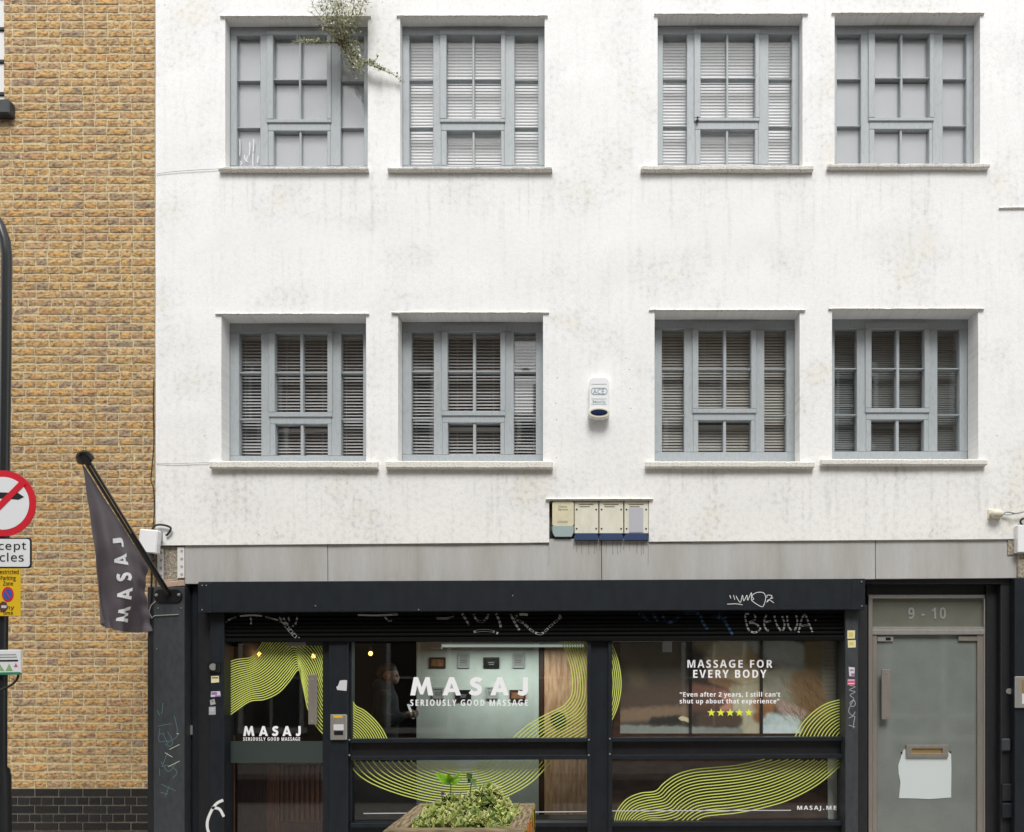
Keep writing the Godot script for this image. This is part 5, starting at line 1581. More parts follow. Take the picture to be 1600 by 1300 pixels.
func planter() -> void:
	var x0 := -1.14
	var x1 := -0.315
	var z0 := 1.5
	var z1 := 2.62
	var top := 0.73
	var p := thing("planter", Vector3((x0 + x1) / 2, 0, (z0 + z1) / 2), "square weathered timber planter with yellow dripped paint, standing on the pavement", "planter")
	var t := 0.045
	# boards of the four sides
	for k in 4:
		var ya := 0.02 + k * 0.168
		var yb := ya + 0.163
		for e in [["front_board", Vector3(x0, ya, z1 - t), Vector3(x1, yb, z1)], ["back_board", Vector3(x0, ya, z0), Vector3(x1, yb, z0 + t)]]:
			var mb := MB.new()
			mb.box(e[1], e[2], 0.006)
			obj(e[0], mb, M.yellow_paint if e[0] == "front_board" else M.old_wood, p)
		for e in [["side_board", x0, "old_wood"], ["side_board", x1 - t, "yellow_paint"]]:
			var mb := MB.new()
			mb.box(Vector3(e[1], ya, z0 + t + 0.002), Vector3(e[1] + t, yb, z1 - t - 0.002), 0.006)
			obj(e[0], mb, M[e[2]], p)
	# capping boards, mitred by eye
	var r := 0.10
	for e in [[Vector3(x0 - 0.015, top - 0.045, z1 - r), Vector3(x1 + 0.012, top, z1 + 0.015)], [Vector3(x0 - 0.012, top - 0.044, z0 - 0.015), Vector3(x1 + 0.015, top - 0.001, z0 + r)], [Vector3(x0 - 0.015, top - 0.043, z0 + r + 0.003), Vector3(x0 + r, top + 0.001, z1 - r - 0.003)], [Vector3(x1 - r, top - 0.044, z0 + r + 0.003), Vector3(x1 + 0.014, top + 0.002, z1 - r - 0.003)]]:
		var mb := MB.new()
		mb.box(e[0], e[1], 0.008)
		obj("capping_board", mb, M.old_wood_across if e[1].x - e[0].x > 0.5 else M.old_wood, p)
	# paint runs on the right side and edge
	var mb := MB.new()
	var rr := RandomNumberGenerator.new()
	rr.seed = 8
	for k in 26:
		var z := rr.randf_range(z0 + 0.05, z1)
		var l := rr.randf_range(0.05, 0.3)
		var w := rr.randf_range(0.012, 0.05)
		mb.box(Vector3(x1 + 0.0125, top - l, z - w), Vector3(x1 + 0.0175, top - rr.randf_range(0.0, 0.03), z + w), 0.002)
	obj("yellow_drips", mb, M.yellow_paint, p)
	mb = MB.new()
	for k in 9:
		var z := rr.randf_range(z0 + 0.4, z1)
		mb.box(Vector3(x1 + 0.013, top - rr.randf_range(0.1, 0.32), z - 0.02), Vector3(x1 + 0.019, top - rr.randf_range(0.0, 0.05), z + 0.02), 0.002)
	obj("orange_drips", mb, M.orange_paint, p)
	mb = MB.new()
	mb.box(Vector3(x0 + t, 0.05, z0 + t), Vector3(x1 - t, top - 0.11, z1 - t))
	obj("soil", mb, M.soil, p)
	# variegated shrub: rosettes of cream edged leaves on a mound
	rr.seed = 31
	var s := thing("variegated_shrub", Vector3(-0.74, top - 0.11, 2.0), "low shrub with cream edged green leaves filling the planter", "shrub")
	var lf := MB.new()
	var st := MB.new()
	var mound := func(x: float, z: float) -> float:
		var u := (x + 0.735) / 0.37
		var q := (z - 2.02) / 0.5
		var h := 0.13 * maxf(0.0, 1.0 - 0.6 * u * u) * maxf(0.0, 1.0 - 0.4 * q * q)
		h += 0.13 * exp(-(pow((x + 0.60) / 0.10, 2) + pow((z - 1.8) / 0.16, 2)))
		h += 0.06 * exp(-(pow((x + 0.83) / 0.14, 2) + pow((z - 1.95) / 0.2, 2)))
		return top - 0.10 + h
	for k in 560:
		var x := rr.randf_range(x0 + 0.10, x1 - 0.06)
		var z := rr.randf_range(z0 + 0.08, z1 - 0.13)
		if x < -0.98 and rr.randf() < 0.6: continue
		var y: float = mound.call(x, z) + rr.randf_range(-0.06, 0.02)
		var c := Vector3(x, y, z)
		st.tube(PackedVector3Array([Vector3(x * 0.9 - 0.07, top - 0.13, lerpf(z, 2.0, 0.15)), c]), 0.0035, 4, false)
		var lean := Vector3(rr.randf_range(-0.5, 0.5), 1, rr.randf_range(-0.2, 0.7)).normalized()
		var shade := rr.randf_range(0.6, 1.2)
		var yellow := rr.randf()
		for q in 9:
			var an := q * 2.4 + rr.randf() * 0.5
			var el := lerpf(0.15, 1.1, q / 8.0)
			var bas := Basis(Quaternion(Vector3.UP, lean))
			var dir := (bas * Vector3(cos(an) * cos(el), sin(el), sin(an) * cos(el))).normalized()
			var g := Color(0.10, 0.18, 0.035).lerp(Color(0.26, 0.33, 0.07), rr.randf()) * shade
			var ed := Color(0.48, 0.50, 0.11).lerp(Color(0.80, 0.77, 0.36), rr.randf()) * shade
			if yellow > 0.72: ed = g * 1.5
			leaf(lf, c + dir * 0.006 - lean * 0.02 * (1.0 - q / 8.0), dir, lean, rr.randf_range(0.036, 0.060), rr.randf_range(0.020, 0.031), g, ed)
	obj("foliage", lf, M.shrub_leaf, s)
	obj("twigs", st, M.stem_green, s)
	# two tall seedlings with big leaves
	var zz := 1.95
	for e in [[704, 1242, 704.5, 1224, "bright green seedling with fanned leaves rising left of centre in the planter", 0], [735, 1236, 737, 1217, "darker seedling with drooping leaves rising beside the bright one", 1]]:
		var base := P(e[0], e[1], zz)
		var d := thing("seedling", base - Vector3(0, 0.12, 0), e[4], "plant", "tall seedlings in the planter")
		var tip := P(e[2], e[3], zz)
		var sm := MB.new()
		sm.tube(PackedVector3Array([base - Vector3(0, 0.12, 0), base, tip]), 0.004, 6)
		obj("stem", sm, M.stem_green, d)
		var list := [[704, 1226, 680, 1208, 0.055], [704, 1226, 687, 1207, 0.05], [704, 1228, 722, 1215, 0.035], [705, 1224, 720, 1205, 0.03], [704, 1224, 700, 1208, 0.045]] if e[5] == 0 else [[737, 1217, 729, 1208, 0.045], [737, 1216, 742, 1226, 0.045], [737, 1216, 731, 1224, 0.035], [737, 1216, 745, 1232, 0.03], [736, 1216, 728, 1214, 0.03]]
		for q in list:
			var lb := MB.new()
			var o := P(q[0], q[1], zz)
			var tp := P(q[2], q[3], zz + rr.randf_range(-0.03, 0.08))
			var dir := (tp - o).normalized()
			var col := Color(0.20, 0.42, 0.02) if e[5] == 0 else Color(0.045, 0.10, 0.02)
			var nn := Vector3(0.15, 0.5, 1).normalized()
			leaf(lb, o, dir, nn, (tp - o).length(), q[4] * 1.15, col, col * 1.25, 0.1)
			obj("leaf", lb, M.big_leaf, d)
	var fl := thing("flower", P(691.5, 1252, 2.0), "small violet flower head at the left of the shrub", "flower")
	var fm := MB.new()
	fm.tube(PackedVector3Array([P(691, 1262, 2.0), P(691.5, 1243, 2.0)]), 0.003, 5)
	obj("stem", fm, M.stem_green, fl)
	fm = MB.new()
	for k in 40:
		var dir := Vector3(rr.randfn(), rr.randfn() * 0.8 + 0.2, rr.randfn()).normalized()
		fm.tint = Color.WHITE
		leaf(fm, P(691.5, 1240, 2.0), dir, Vector3(0.3, 0.5, 0.8), 0.016, 0.009, Color.WHITE, Color.WHITE)
	obj("petals", fm, M.flower_violet, fl)

func creeper() -> void:
	var rr := RandomNumberGenerator.new()
	rr.seed = 77
	var c := thing("creeper", P(536, 66, 0.02), "straggling olive leaved shrub growing from the wall over the upper left window", "shrub")
	var st := MB.new()
	var lf := MB.new()
	# stems as measured points, depth off the wall, leaves per metre, spread
	var stems := [
		[[534, 68, 0.0, 530, 45, 0.10, 520, 15, 0.16, 512, -20, 0.2, 505, -60, 0.2], 150, 0.055], [[534, 68, 0.0, 536, 48, 0.12, 534, 20, 0.2, 530, -20, 0.22, 528, -60, 0.22], 170, 0.06],
		[[534, 66, 0.0, 545, 40, 0.12, 552, 10, 0.2, 556, -30, 0.2], 170, 0.06], [[536, 66, 0.0, 548, 45, 0.1, 562, 20, 0.16, 570, -10, 0.16, 572, -50, 0.16], 110, 0.05],
		[[534, 68, 0.0, 524, 50, 0.14, 508, 20, 0.22, 498, -20, 0.22], 110, 0.045], [[536, 64, 0.0, 528, 40, 0.2, 524, 10, 0.3, 520, -30, 0.3], 120, 0.06],
		[[533, 66, 0.0, 522, 58, 0.12, 509, 46, 0.16, 497, 38, 0.16], 60, 0.02], [[532, 66, 0.0, 515, 48, 0.1, 496, 28, 0.14, 481, 17, 0.16], 26, 0.012], [[530, 60, 0.0, 505, 30, 0.12, 486, 5, 0.14], 26, 0.014],
		[[534, 66, 0.0, 520, 67, 0.08, 500, 66.5, 0.10, 482, 65, 0.10, 460, 66, 0.10], 100, 0.016], [[534, 68, 0.0, 545, 78, 0.03, 556, 88, 0.05, 570, 98, 0.06, 582, 103, 0.07, 600, 110, 0.05, 615, 117, 0.04, 629, 128, 0.02], 60, 0.016],
		[[536, 68, 0.0, 545, 70, 0.04, 553, 80, 0.06, 561, 96, 0.07, 570, 108, 0.06], 130, 0.035], [[536, 68, 0.0, 548, 82, 0.06, 554, 95, 0.08, 560, 110, 0.08, 565, 118, 0.06], 120, 0.034], [[536, 68, 0.0, 546, 66, 0.05, 556, 67, 0.07, 562, 72, 0.06], 90, 0.016],
		[[534, 68, 0.0, 538, 80, 0.05, 548, 100, 0.06, 553, 112, 0.05], 120, 0.025], [[568, 97, 0.06, 580, 98, 0.07, 590, 106, 0.07, 600, 109, 0.06], 120, 0.016], [[580, 102, 0.06, 585, 95, 0.08, 590, 90, 0.09], 30, 0.01]]
	for s in stems:
		var a: Array = s[0]
		var raw := PackedVector3Array()
		for k in range(0, a.size(), 3): raw.append(P(a[k], a[k + 1], a[k + 2] + 0.01))
		var p := PackedVector3Array()
		for k in raw.size() - 1:
			for q in 5: p.append(raw[k].cubic_interpolate(raw[k + 1], raw[maxi(k - 1, 0)], raw[mini(k + 2, raw.size() - 1)], q / 5.0) + Vector3(rr.randf_range(-1, 1), rr.randf_range(-1, 1), 0) * 0.004)
		p.append(raw[-1])
		var rad := []
		for k in p.size(): rad.append(lerpf(0.0042, 0.0012, float(k) / p.size()))
		st.tube(p, rad, 5, false)
		for k in p.size() - 1:
			var l := p[k].distance_to(p[k + 1])
			var n: float = l * s[1] * (4.4 if k > 2 else 1.4)
			var m := int(n) + (1 if rr.randf() < n - int(n) else 0)
			for q in m:
				var o: Vector3 = p[k].lerp(p[k + 1], rr.randf()) + Vector3(rr.randfn(), rr.randfn(), rr.randfn() * 0.8) * s[2] * 0.68
				o.z = maxf(o.z, 0.012)
				var dir := Vector3(rr.randfn() * 0.8, rr.randf_range(-0.4, 1.0), rr.randf_range(-0.1, 0.9)).normalized()
				var sh := rr.randf()
				var g := Color(0.13, 0.145, 0.07).lerp(Color(0.38, 0.40, 0.22), sh)
				if rr.randf() < 0.46: g = Color(0.62, 0.62, 0.47)
				if rr.randf() < 0.06: g = Color(0.22, 0.10, 0.07)
				leaf(lf, o, dir, Vector3(rr.randfn() * 0.4, 0.7, 0.7), rr.randf_range(0.018, 0.036), rr.randf_range(0.011, 0.019), g, g * 1.2)
	obj("stems", st, M.stem, c)
	obj("foliage", lf, M.creeper_leaf, c)
	var rt := MB.new()
	for k in 9:
		var q := P(534 + rr.randf_range(-6, 6), 68 + rr.randf_range(-3, 3), 0.02)
		rt.tube(PackedVector3Array([P(534, 69, -0.02), q, q + Vector3(rr.randf_range(-0.03, 0.03), 0.03, 0.03)]), [0.012, 0.009, 0.004], 6)
	obj("root_stock", rt, M.raw_brick_red, c)

# ---------------------------------------------------------------- inside the shop
func picture_frame(x0: float, y0: float, x1: float, y1: float, z: float, rim: Material, face: Material, label: String) -> void:
	var f := thing("picture_frame", P((x0 + x1) / 2, y1, z), label, "picture frame", "framed certificates on the pale panel")
	for e in [[x0, y0, x1, y0 + 3], [x0, y1 - 3, x1, y1], [x0, y0 + 3, x0 + 3, y1 - 3], [x1 - 3, y0 + 3, x1, y1 - 3]]: pbox_obj("rim", e[0], e[1], e[2], e[3], z + 0.03, z + 0.002, rim, f, 0.003)
	pbox_obj("picture", x0 + 2.8, y0 + 2.8, x1 - 2.8, y1 - 2.8, z + 0.02, z + 0.003, face, f, 0.0)
	var cx := (x0 + x1) / 2.0
	for k in 2: pbox_obj("printed_line", cx - 5 + k, (y0 + y1) / 2 - 1 + k * 3, cx + 5 - k, (y0 + y1) / 2 + k * 3, z + 0.0215, z + 0.0202, M.sticker_grey if face == M.gloss_black else M.brown_ink, f, 0.0)

func shop_inside() -> void:
	# partition covered in pale green board, timber lining right of it, dark lining left
	var pz := -2.6
	var s := thing("shop_lining", Vector3(X(760, pz), 0, pz - 0.1), "pale green board and timber wall lining seen through the left shop window", "wall lining")
	pbox_obj("pale_board", 650.5, 930, 842, 1400, pz, pz - 0.08, M.pale_panel, s, 0.003)
	pbox_obj("dark_strip", 842.5, 930, 850, 1400, pz - 0.01, pz - 0.08, M.dark_wood, s, 0.003)
	pbox_obj("timber_board", 850.5, 930, 1000, 1400, pz + 0.02, pz - 0.08, M.timber, s, 0.003)
	var hm := MB.new()
	hm.plate(circle(Vector2(X(872, pz), Y(1124, pz)), 0.095, 28), pz + 0.045, 0.02)
	obj("round_plate", hm, M.alarm_blue, s)
	var k := 0
	for e in [[671, 1027, 696, 1044, 0], [715, 1021, 733, 1044, 1], [755, 1027, 780, 1044, 2], [801, 1021, 819, 1044, 1], [675, 1074, 693, 1092, 1], [711, 1078, 736, 1095, 2], [759, 1073, 777, 1092, 1], [796, 1078, 821, 1094, 0]]:
		var l: String = ["ornate framed picture at the upper left of the pale board", "grey certificate second in the upper row on the pale board", "black framed picture third in the upper row on the pale board", "grey certificate at the right of the upper row on the pale board", "grey certificate at the left of the lower row behind the lettering", "black framed picture second in the lower row behind the lettering", "grey certificate third in the lower row behind the lettering", "ornate framed picture at the lower right of the pale board"][k]
		picture_frame(e[0], e[1], e[2], e[3], pz + 0.003, [M.dark_wood, M.sticker_grey, M.gloss_black][e[4]], [M.wood_panel, M.room_wall, M.gloss_black][e[4]], l)
		k += 1
	# counter with upright slats behind the door
	var cz := -1.3
	var ct := thing("slatted_counter", Vector3(X(430, cz), 0, cz), "brown counter with upright timber slats behind the glass door", "counter")
	pbox_obj("panel", 330, 1194, 436, 1400, cz - 0.02, cz - 0.4, M.dark_wood, ct, 0.004)
	pbox_obj("post", 417, 1194, 436, 1400, cz + 0.01, cz - 0.02, M.wood_dim, ct, 0.004)
	pbox_obj("backing", 436, 1196, 540, 1400, cz - 0.06, cz - 0.4, M.dark_wood, ct, 0.0)
	for q in 11: pbox_obj("slat", 438 + q * 8.0, 1196, 442.5 + q * 8.0, 1283, cz - 0.02, cz - 0.055, M.wood_dim, ct, 0.004)
	pbox_obj("plinth", 436, 1284, 540, 1300, cz + 0.01, cz - 0.4, M.dark_wood, ct, 0.003)
	pbox_obj("top", 326, 1189, 545, 1195, cz + 0.03, cz - 0.45, M.dark_wood, ct, 0.004)
	tag(pbox_obj("timber_post", 352, 1150, 362, 1400, -0.42, -0.5, M.wood_panel, null, 0.004), "narrow ochre timber post just inside the glass door", "post")
	# warm pendant bulbs
	k = 0
	for e in [[405, 1022, -1.8], [490, 1025, -1.5], [579, 1021, -1.6]]:
		var at := P(e[0], e[1], e[2])
		var lp := thing("pendant_lamp", at - Vector3(0, 0.06, 0), ["small warm pendant bulb seen through the left of the door stripes", "bright warm pendant bulb seen at the right of the door stripes", "bright warm bulb at the upper left of the left shop window"][k], "lamp", "warm pendant bulbs in the shop")
		var mb := MB.new()
		var path := PackedVector3Array()
		var rad := []
		for q in 9:
			var a := PI * q / 8.0
			path.append(at + Vector3(0, -cos(a) * 0.026, 0)); rad.append(maxf(0.004, sin(a) * 0.023))
		mb.tube(path, rad, 14)
		obj("bulb", mb, M.bulb_glow, lp)
		mb = MB.new()
		mb.tube(PackedVector3Array([at + Vector3(0, 0.024, 0), at + Vector3(0, 0.08, 0)]), 0.018, 10)
		mb.tube(PackedVector3Array([at + Vector3(0, 0.08, 0), Vector3(at.x, 2.62, at.z)]), 0.004, 6)
		obj("flex", mb, M.rubber, lp)
		var li := OmniLight3D.new()
		li.name = "bulb_light"
		li.light_color = Color(1.0, 0.72, 0.42); li.light_energy = 0.012; li.light_size = 0.03; li.shadow_enabled = true; li.omni_range = 8.0; li.omni_attenuation = 2.0
		lp.add_child(li)
		li.position = at - lp.position
		k += 1
	# a thin ceiling tube over the pale board
	var tz := -2.05
	var tl := thing("tube_lamp", P(795, 1008, tz), "long white tube lamp hung in front of the pale board", "lamp")
	pbox_obj("housing", 672, 1000, 915, 1005, tz, tz - 0.08, M.sticker_white, tl, 0.003)
	pbox_obj("tube_light", 690, 1007, 912, 1011, tz - 0.02, tz - 0.05, M.tube_glow, tl, 0.004)
	pbox_obj("end_block", 672, 1004.5, 690, 1013, tz, tz - 0.07, M.sticker_white, tl, 0.003)
	var al := AreaLight3D.new()
	al.name = "tube_area_light"
	al.light_color = Color(0.95, 1.0, 0.97); al.light_energy = 1.25; al.area_size = Vector2(1.5, 0.04); al.shadow_enabled = true; al.area_range = 8.0
	tl.add_child(al)
	al.position = Vector3(0, -0.03, 0.02)
	al.rotation_degrees = Vector3(-90, 0, 0)
	# framed photograph in the right window, in front of a dark screen
	var wz := -0.34
	var ph := thing("photo_panel", P(1140, 1146, wz), "large framed print of a massage in warm brown tones behind the right window", "poster")
	var mb := MB.new()
	var x0 := X(969, wz)
	var x1 := X(1314, wz)
	var y0 := Y(1146, wz)
	var y1 := Y(988, wz)
	mb.quad(Vector3(x0, y0, wz), Vector3(x1, y0, wz), Vector3(x1, y1, wz), Vector3(x0, y1, wz))
	obj("print", mb, photo_print(), ph)
	pbox_obj("frame", 945, 1146, 1335, 1162, wz + 0.02, wz - 0.03, M.cabinet, ph, 0.003)
	pbox_obj("frame", 945, 985, 969, 1146, wz + 0.02, wz - 0.03, M.cabinet, ph, 0.003)
	pbox_obj("frame", 1314, 985, 1335, 1146, wz + 0.02, wz - 0.03, M.cabinet, ph, 0.003)
	pbox_obj("backing", 945, 985, 1335, 1162, wz - 0.031, wz - 0.05, M.dark_wood, ph, 0.0)
	for e in [1079, 1190]: pbox_obj("upright_bar", e - 2.2, 985, e + 2.2, 1146, wz + 0.025, wz + 0.005, M.black_paint, ph, 0.002)
	pbox_obj("label_card", 1035, 1000, 1050, 1019, wz + 0.004, wz + 0.001, M.sticker_grey, ph, 0.0)
	var cb := thing("window_bench", Vector3(X(1140, -0.45), 0, -0.7), "brown grey bench front low in the right shop window", "bench")
	pbox_obj("front", 940, 1168, 1293, 1400, -0.45, -0.9, M.cabinet, cb, 0.004)
	pbox_obj("pale_edge", 1294, 1168, 1318, 1400, -0.44, -0.9, M.pale_panel, cb, 0.004)
	var lb := thing("low_screen", Vector3(X(600, -0.6), 0, -0.6), "dark low screen behind the lower left window", "screen")
	pbox_obj("board", 520, 1192, 650, 1400, -0.62, -0.66, M.room_dark, lb, 0.004)

func photo_print() -> Material:
	# soft shapes of the print: [ax, ay, bx, by, radius, softness, colour]
	var sh := [
		[972, 995, 1008, 1100, 10, 14, Color(0.30, 0.27, 0.19)], [1010, 1000, 1075, 1050, 30, 30, Color(0.22, 0.21, 0.17)], [1095, 1000, 1120, 1010, 14, 10, Color(0.40, 0.36, 0.25)],
		[1150, 995, 1160, 1035, 24, 16, Color(0.50, 0.40, 0.22)], [1176, 1000, 1250, 1045, 14, 8, Color(0.40, 0.44, 0.43)], [1190, 1004, 1244, 1020, 16, 5, Color(0.45, 0.49, 0.48)], [1270, 1000, 1272, 1040, 12, 8, Color(0.33, 0.28, 0.14)],
		[1296, 998, 1300, 1090, 14, 6, Color(0.33, 0.33, 0.28)], [1140, 1012, 1128, 1030, 22, 14, Color(0.55, 0.53, 0.44)], [1120, 1040, 1190, 1062, 15, 10, Color(0.58, 0.52, 0.38)], [1112, 1060, 1150, 1074, 6, 4, Color(0.48, 0.36, 0.24)],
		[1150, 1076, 1215, 1062, 3, 3, Color(0.22, 0.15, 0.09)], [1150, 1085, 1200, 1076, 14, 8, Color(0.58, 0.56, 0.44)], [1160, 1100, 1180, 1135, 22, 10, Color(0.58, 0.57, 0.46)], [1188, 1100, 1210, 1092, 10, 7, Color(0.50, 0.33, 0.19)], [1186, 1120, 1200, 1108, 8, 5, Color(0.50, 0.32, 0.17)],
		[970, 1100, 1085, 1082, 18, 14, Color(0.26, 0.21, 0.17)], [970, 1118, 1070, 1112, 9, 7, Color(0.42, 0.34, 0.25)], [1085, 1078, 1130, 1084, 9, 6, Color(0.46, 0.31, 0.25)], [1085, 1100, 1130, 1102, 10, 7, Color(0.34, 0.23, 0.18)], [1130, 1084, 1140, 1096, 5, 3, Color(0.58, 0.40, 0.31)], [1132, 1106, 1136, 1104, 6, 3, Color(0.62, 0.42, 0.33)], [1100, 1125, 1148, 1124, 10, 7, Color(0.30, 0.24, 0.19)],
		[970, 1140, 1150, 1144, 7, 4, Color(0.42, 0.46, 0.43)], [1020, 1127, 1060, 1124, 5, 5, Color(0.14, 0.14, 0.13)], [1064, 1122, 1076, 1125, 3, 1.5, Color(0.72, 0.68, 0.52)],
		[1220, 1068, 1262, 1090, 26, 12, Color(0.42, 0.42, 0.36)], [1258, 1070, 1272, 1110, 22, 12, Color(0.38, 0.29, 0.17)], [1225, 1105, 1250, 1118, 9, 7, Color(0.55, 0.46, 0.42)], [1205, 1128, 1245, 1132, 13, 6, Color(0.58, 0.65, 0.64)], [1200, 1142, 1240, 1146, 10, 5, Color(0.62, 0.69, 0.69)], [1270, 1135, 1305, 1140, 16, 10, Color(0.25, 0.2, 0.14)]]
	var w := 460
	var h := 210
	var im := Image.create(w, h, false, Image.FORMAT_RGB8)
	var fn := FastNoiseLite.new()
	fn.seed = 4; fn.frequency = 0.03; fn.fractal_octaves = 4
	for y in h:
		var py := 988.0 + 158.0 * y / h
		for x in w:
			var px := 969.0 + 345.0 * x / w
			var nx := fn.get_noise_2d(px * 3.0, py * 3.0)
			var c := Color(0.22, 0.20, 0.165)
			var q := Vector2(px + nx * 3.0, py + nx * 2.0)
			for s in sh:
				var a := Vector2(s[0], s[1])
				var ab := Vector2(s[2], s[3]) - a
				var t := clampf((q - a).dot(ab) / maxf(ab.length_squared(), 0.01), 0, 1)
				var d: float = (q - a - ab * t).length() - s[4]
				if d < s[5]: c = c.lerp(s[6], 1.0 - smoothstep(-s[5] * 0.5, s[5], d))
			c = c.lerp(Color(c.get_luminance(), c.get_luminance(), c.get_luminance()), 0.25) * (1.0 + 0.05 * nx)
			im.set_pixel(x, y, Color(c.r * 1.3, c.g * 1.3, c.b * 1.3))
	# locks of hair as fine strokes
	var r := RandomNumberGenerator.new()
	r.seed = 12
	for k in 150:
		var p := Vector2(r.randf_range(1212, 1275), r.randf_range(1052, 1112))
		var dir := Vector2(r.randf_range(0.2, 1.2), 1).normalized()
		var c := Color(0.62, 0.58, 0.46).lerp(Color(0.46, 0.30, 0.13), clampf((p.x - 1225) / 45.0 + r.randf_range(-0.3, 0.3), 0, 1)) * r.randf_range(0.5, 1.1)
		for t in 26:
			dir = dir.rotated(0.03 * sin(k * 1.7 + t * 0.2))
			p += dir * 0.8
			var ix := int((p.x - 969) / 345.0 * w)
			var iy := int((p.y - 988) / 158.0 * h)
			if ix >= 0 and ix < w and iy >= 0 and iy < h: im.set_pixel(ix, iy, im.get_pixel(ix, iy).lerp(c, 0.6))
	for k in 14:
		var iy := int((1000 + k * 6.6 - 988) / 158.0 * h)
		for x in range(int(319.0 / 345 * w), int(343.0 / 345 * w)): im.set_pixel(x, iy, im.get_pixel(x, iy) * 0.72)
	var m := mat("photo_print", Color.WHITE, 0.5)
	m.albedo_texture = ImageTexture.create_from_image(im)
	m.texture_repeat = false
	return m

# ---------------------------------------------------------------- the person in the shop
# joins tapered capsules into one skin: [a, b, radius a, radius b]
func skin(bones: Array, cell: float, blend: float) -> MB:
	var lo := Vector3.INF
	var hi := -Vector3.INF
	for b in bones:
		var m: float = maxf(b[2], b[3]) + cell * 2
		lo = lo.min(b[0] - Vector3.ONE * m).min(b[1] - Vector3.ONE * m); hi = hi.max(b[0] + Vector3.ONE * m).max(b[1] + Vector3.ONE * m)
	var n := Vector3i(((hi - lo) / cell).ceil()) + Vector3i.ONE
	var f := PackedFloat32Array()
	f.resize(n.x * n.y * n.z)
	f.fill(1.0)
	for b in bones:
		var m: float = maxf(b[2], b[3]) + blend * 2.0 + cell
		var a0: Vector3 = b[0]
		var ab: Vector3 = b[1] - a0
		var l2 := maxf(ab.length_squared(), 1e-8)
		var i0 := Vector3i((a0.min(b[1]) - Vector3.ONE * m - lo) / cell).max(Vector3i.ZERO)
		var i1 := Vector3i((a0.max(b[1]) + Vector3.ONE * m - lo) / cell).min(n - Vector3i.ONE)
		for z in range(i0.z, i1.z + 1):
			for y in range(i0.y, i1.y + 1):
				for x in range(i0.x, i1.x + 1):
					var p := lo + Vector3(x, y, z) * cell
					var t := clampf((p - a0).dot(ab) / l2, 0, 1)
					var d: float = (p - a0 - ab * t).length() - lerpf(b[2], b[3], t)
					var k := (z * n.y + y) * n.x + x
					var e := f[k]
					var hh := maxf(blend - absf(e - d), 0.0) / blend
					f[k] = minf(e, d) - hh * hh * blend * 0.25
	var vid := {}
	var vs := PackedVector3Array()
	var cells := []
	var st := [1, n.x, n.x * n.y]
	for z in n.z - 1:
		for y in n.y - 1:
			for x in n.x - 1:
				var k := (z * n.y + y) * n.x + x
				var neg := 0
				for q in 8:
					if f[k + (q & 1) + (st[1] if q & 2 else 0) + (st[2] if q & 4 else 0)] < 0.0: neg += 1
				if neg == 0 or neg == 8: continue
				var s := Vector3.ZERO
				var cnt := 0
				for q in 8:
					for ax in 3:
						if q & (1 << ax): continue
						var q2 := q | (1 << ax)
						var fa := f[k + (q & 1) + (st[1] if q & 2 else 0) + (st[2] if q & 4 else 0)]
						var fb := f[k + (q2 & 1) + (st[1] if q2 & 2 else 0) + (st[2] if q2 & 4 else 0)]
						if (fa < 0.0) == (fb < 0.0): continue
						var pa := Vector3(q & 1, (q >> 1) & 1, (q >> 2) & 1)
						var pb := Vector3(q2 & 1, (q2 >> 1) & 1, (q2 >> 2) & 1)
						s += pa.lerp(pb, fa / (fa - fb)); cnt += 1
				vid[k] = vs.size()
				vs.append(lo + (Vector3(x, y, z) + s / cnt) * cell)
				cells.append(Vector3i(x, y, z))
	var nr := PackedVector3Array()
	nr.resize(vs.size())
	var quads := []
	for c in cells:
		var k: int = (c.z * n.y + c.y) * n.x + c.x
		for ax in 3:
			if f[k] < 0.0 == (f[k + st[ax]] < 0.0): continue
			var b1: int = st[(ax + 1) % 3]
			var b2: int = st[(ax + 2) % 3]
			if not (vid.has(k - b1) and vid.has(k - b2) and vid.has(k - b1 - b2)): continue
			var q := [vid[k], vid[k - b1], vid[k - b1 - b2], vid[k - b2]]
			if f[k] < 0.0: q.reverse()
			q.reverse()
			quads.append(q)
			var m := (vs[q[1]] - vs[q[0]]).cross(vs[q[2]] - vs[q[0]])
			for t in q: nr[t] += m
	var mb := MB.new()
	for q in quads:
		for t in [[0, 1, 2], [0, 2, 3]]:
			mb.trin(vs[q[t[0]]], vs[q[t[1]]], vs[q[t[2]]], nr[q[t[0]]].normalized(), nr[q[t[1]]].normalized(), nr[q[t[2]]].normalized())
	return mb

